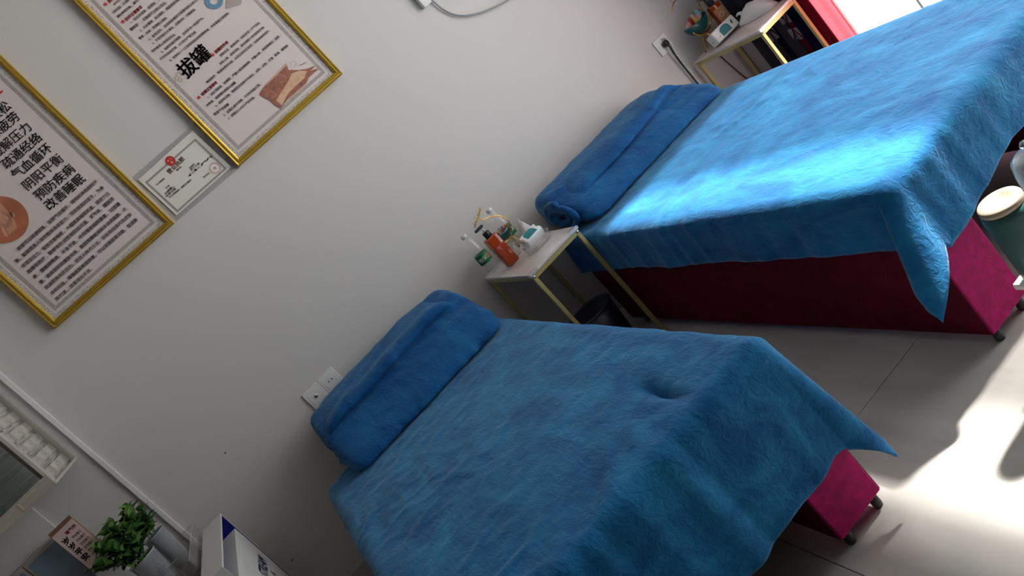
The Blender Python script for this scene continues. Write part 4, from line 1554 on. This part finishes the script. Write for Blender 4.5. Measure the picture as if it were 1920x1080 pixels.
def kp(u, w_):
    return Vector((kx0 + kw * u, yk, kz0 + kh * w_))


lt = Print()
lt.text('福气到', kp(.50, .80), kp(.82, .80), NF, .03)
lt.build('red_heading', REDINK, t)
lt = Print()
for r_ in range(6):
    lt.text('平安喜乐', kp(.52, .66 - r_ * .092), kp(.84, .66 - r_ * .092), NF, .015, height=.013)
lt.build('verse_lettering', INK2, t)
lt = Print()
for i_, ch in enumerate('岁岁平安'):
    vv, ff = text_mesh(ch, .04)
    lt.add([kp(.26, .70 - i_ * .145) + Vector(((a - .5) * .030, 0, (b_ - .37) * .027)) for a, b_ in vv], ff)
lt.build('calligraphy', INK, t)
sbx = box('paper_box', kx0 + .006, kx0 + kw - .004, -.15, -.07, DZ + .0005, kz0 - .0005, WHITE2, None, bevel=.002)
tag(sbx, 'plain white paper box under the desk calendar behind the plants', 'box')

# glass wall cabinet with tissue packs
hx0, hx1, hy, hz0, hz1 = -1.45, -.541, -.46, 1.240, 2.05
CABM = mat('cabinet_beige', srgb(176, 168, 156), rough=.5)
t = thing('glass_cabinet', 'beige wall cabinet with glass side and doors, stacked with white tissue packs', 'cabinet', (-1.0, -.23, hz0))
box('bottom_board', hx0, hx1, hy, -.0008, hz0, hz0 + .010, CABM, t)
box('top_board', hx0, hx1, hy, -.0008, hz1 - .012, hz1, CABM, t)
box('back_panel', hx0, hx1 - .006, -.007, -.0008, hz0 + .010, hz1 - .012, CABM, t)
box('side_panel', hx0, hx0 + .012, hy, -.008, hz0 + .01, hz1 - .012, CABM, t)
CABG = clear('cabinet_glass', tint=(.93, .93, .91), edge=.35, base=.03, rough=.04)
box('side_glass', hx1 - .004, hx1, hy + .03, -.012, hz0 + .011, hz1 - .013, CABG, t)
for q in ((hy, hy + .012), (hy + .018, hy + .028)):
    box('corner_post', hx1 - .012, hx1, q[0], q[1], hz0 + .011, hz1 - .013, mat('post_light', srgb(196, 188, 180), rough=.4), t)
box('dark_seal', hx1 - .024, hx1 - .0125, hy - .004, hy + .006, hz0 + .045, hz1 - .013, mat('dark_seal', srgb(76, 64, 56), rough=.5), t)
for k in range(4):
    b_ = hx1 - .026 - k * .222
    a = b_ - .218
    d_ = box('door', a, b_, hy - .003, hy + .003, hz0 + .046, hz1 - .016, clear('door_glass', tint=(.72, .76, .74), edge=.45, base=.07, rough=.06, body=.35, body_col=srgb(130, 138, 134)), t)
    box('door_stile', a, a + .014, hy - .007, hy - .0035, hz0 + .046, hz1 - .016, mat('stile_tan', srgb(158, 148, 126), rough=.4), d_)
    box('door_trim', a + .014, a + .017, hy - .007, hy - .0035, hz0 + .046, hz1 - .016, mat('trim_cream', srgb(206, 196, 150), rough=.35), d_)
rail = box('front_rail', hx0, hx1 - .001, hy - .006, hy - .0005, hz0, hz0 + .045, CABM, t, bevel=.001)
tg = PX(48, 931, 1, hy - .008)
bm = bmesh.new()
for (x_a, x_b, z_a, z_b) in ((-.036, .036, .010, .0125), (-.036, .036, -.0125, -.010), (-.036, -.0325, -.010, .010)):
    bm_box(bm, tg.x + x_a, tg.x + x_b, hy - .009, hy - .006, hz0 + .023 + z_a, hz0 + .023 + z_b)
bm_obj('label_holder', bm, mat('pale_gilt', srgb(212, 202, 176), rough=.3, metal=.4), rail)
# tissue packs: three columns deep, stacked up behind the glass side
TP = mat('tissue_wrap', srgb(226, 218, 214), rough=.4, bump=.15, bscale=25)
pk = None
ORD = ('bottom', 'second from the bottom', 'third from the bottom', 'fourth from the bottom', 'fifth from the bottom', 'fourth from the top', 'third from the top', 'second from the top', 'top')


def TL(row, col):
    return 'white tissue pack, %s in the cabinet stack %s' % (ORD[row], ('against the wall', 'between the other two stacks', 'next to the front door')[col])


for col in range(3):
    for row in range(9):
        yc = -.098 - col * .128
        zc = hz0 + .0105 + row * .058 + (.004 if col == 1 else 0) * 0
        if pk is None:
            bm = bmesh.new()
            bm_box(bm, -.19, 0, -.0575, .0575, 0, .0545)
            bmesh.ops.bevel(bm, geom=list(bm.edges), offset=.008, segments=2, affect='EDGES')
            pk = thing('tissue_pack', TL(row, col), 'tissue pack', (hx1 - .012, yc, zc), 'tissue packs stacked in the cabinet')
            body = bm_obj('wrap', bm, TP, pk, True, world_coords=False)
            dot = obj('dot_mark', [(.0004, .005 * math.cos(2 * PI * k / 10), .028 + .004 * math.sin(2 * PI * k / 10)) for k in range(10)], [tuple(range(10))], INK2, pk, world_coords=False)
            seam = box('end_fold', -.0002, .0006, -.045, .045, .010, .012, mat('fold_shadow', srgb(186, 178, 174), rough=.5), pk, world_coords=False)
            kids = [body, dot, seam]
        else:
            e = pk.copy()
            COL.objects.link(e)
            e.location = (hx1 - .012 - .0015 * ((row * 7 + col * 3) % 3), yc + .003 * math.sin(row * 5 + col), zc)
            e.rotation_euler = (0, 0, .04 * math.sin(row * 3.1 + col * 1.7) * 0)
            e['label'] = TL(row, col)
            for ch in kids:
                c_ = ch.copy()
                COL.objects.link(c_)
                c_.parent = e
# blue and pink packets standing just inside the front door
for nm, m_, q in (('blue', srgb(96, 146, 190), (-.86, -.712, -.438, -.424, 1.405)), ('pink', srgb(196, 66, 110), (-.86, -.722, -.4545, -.4405, 1.335))):
    tag(box('packet', q[0], q[1], q[2], q[3], hz0 + .0105, q[4], mat('packet_' + nm, m_, rough=.5), None, bevel=.003),
        '%s flat packet standing behind the front glass of the cabinet' % nm, 'packet')
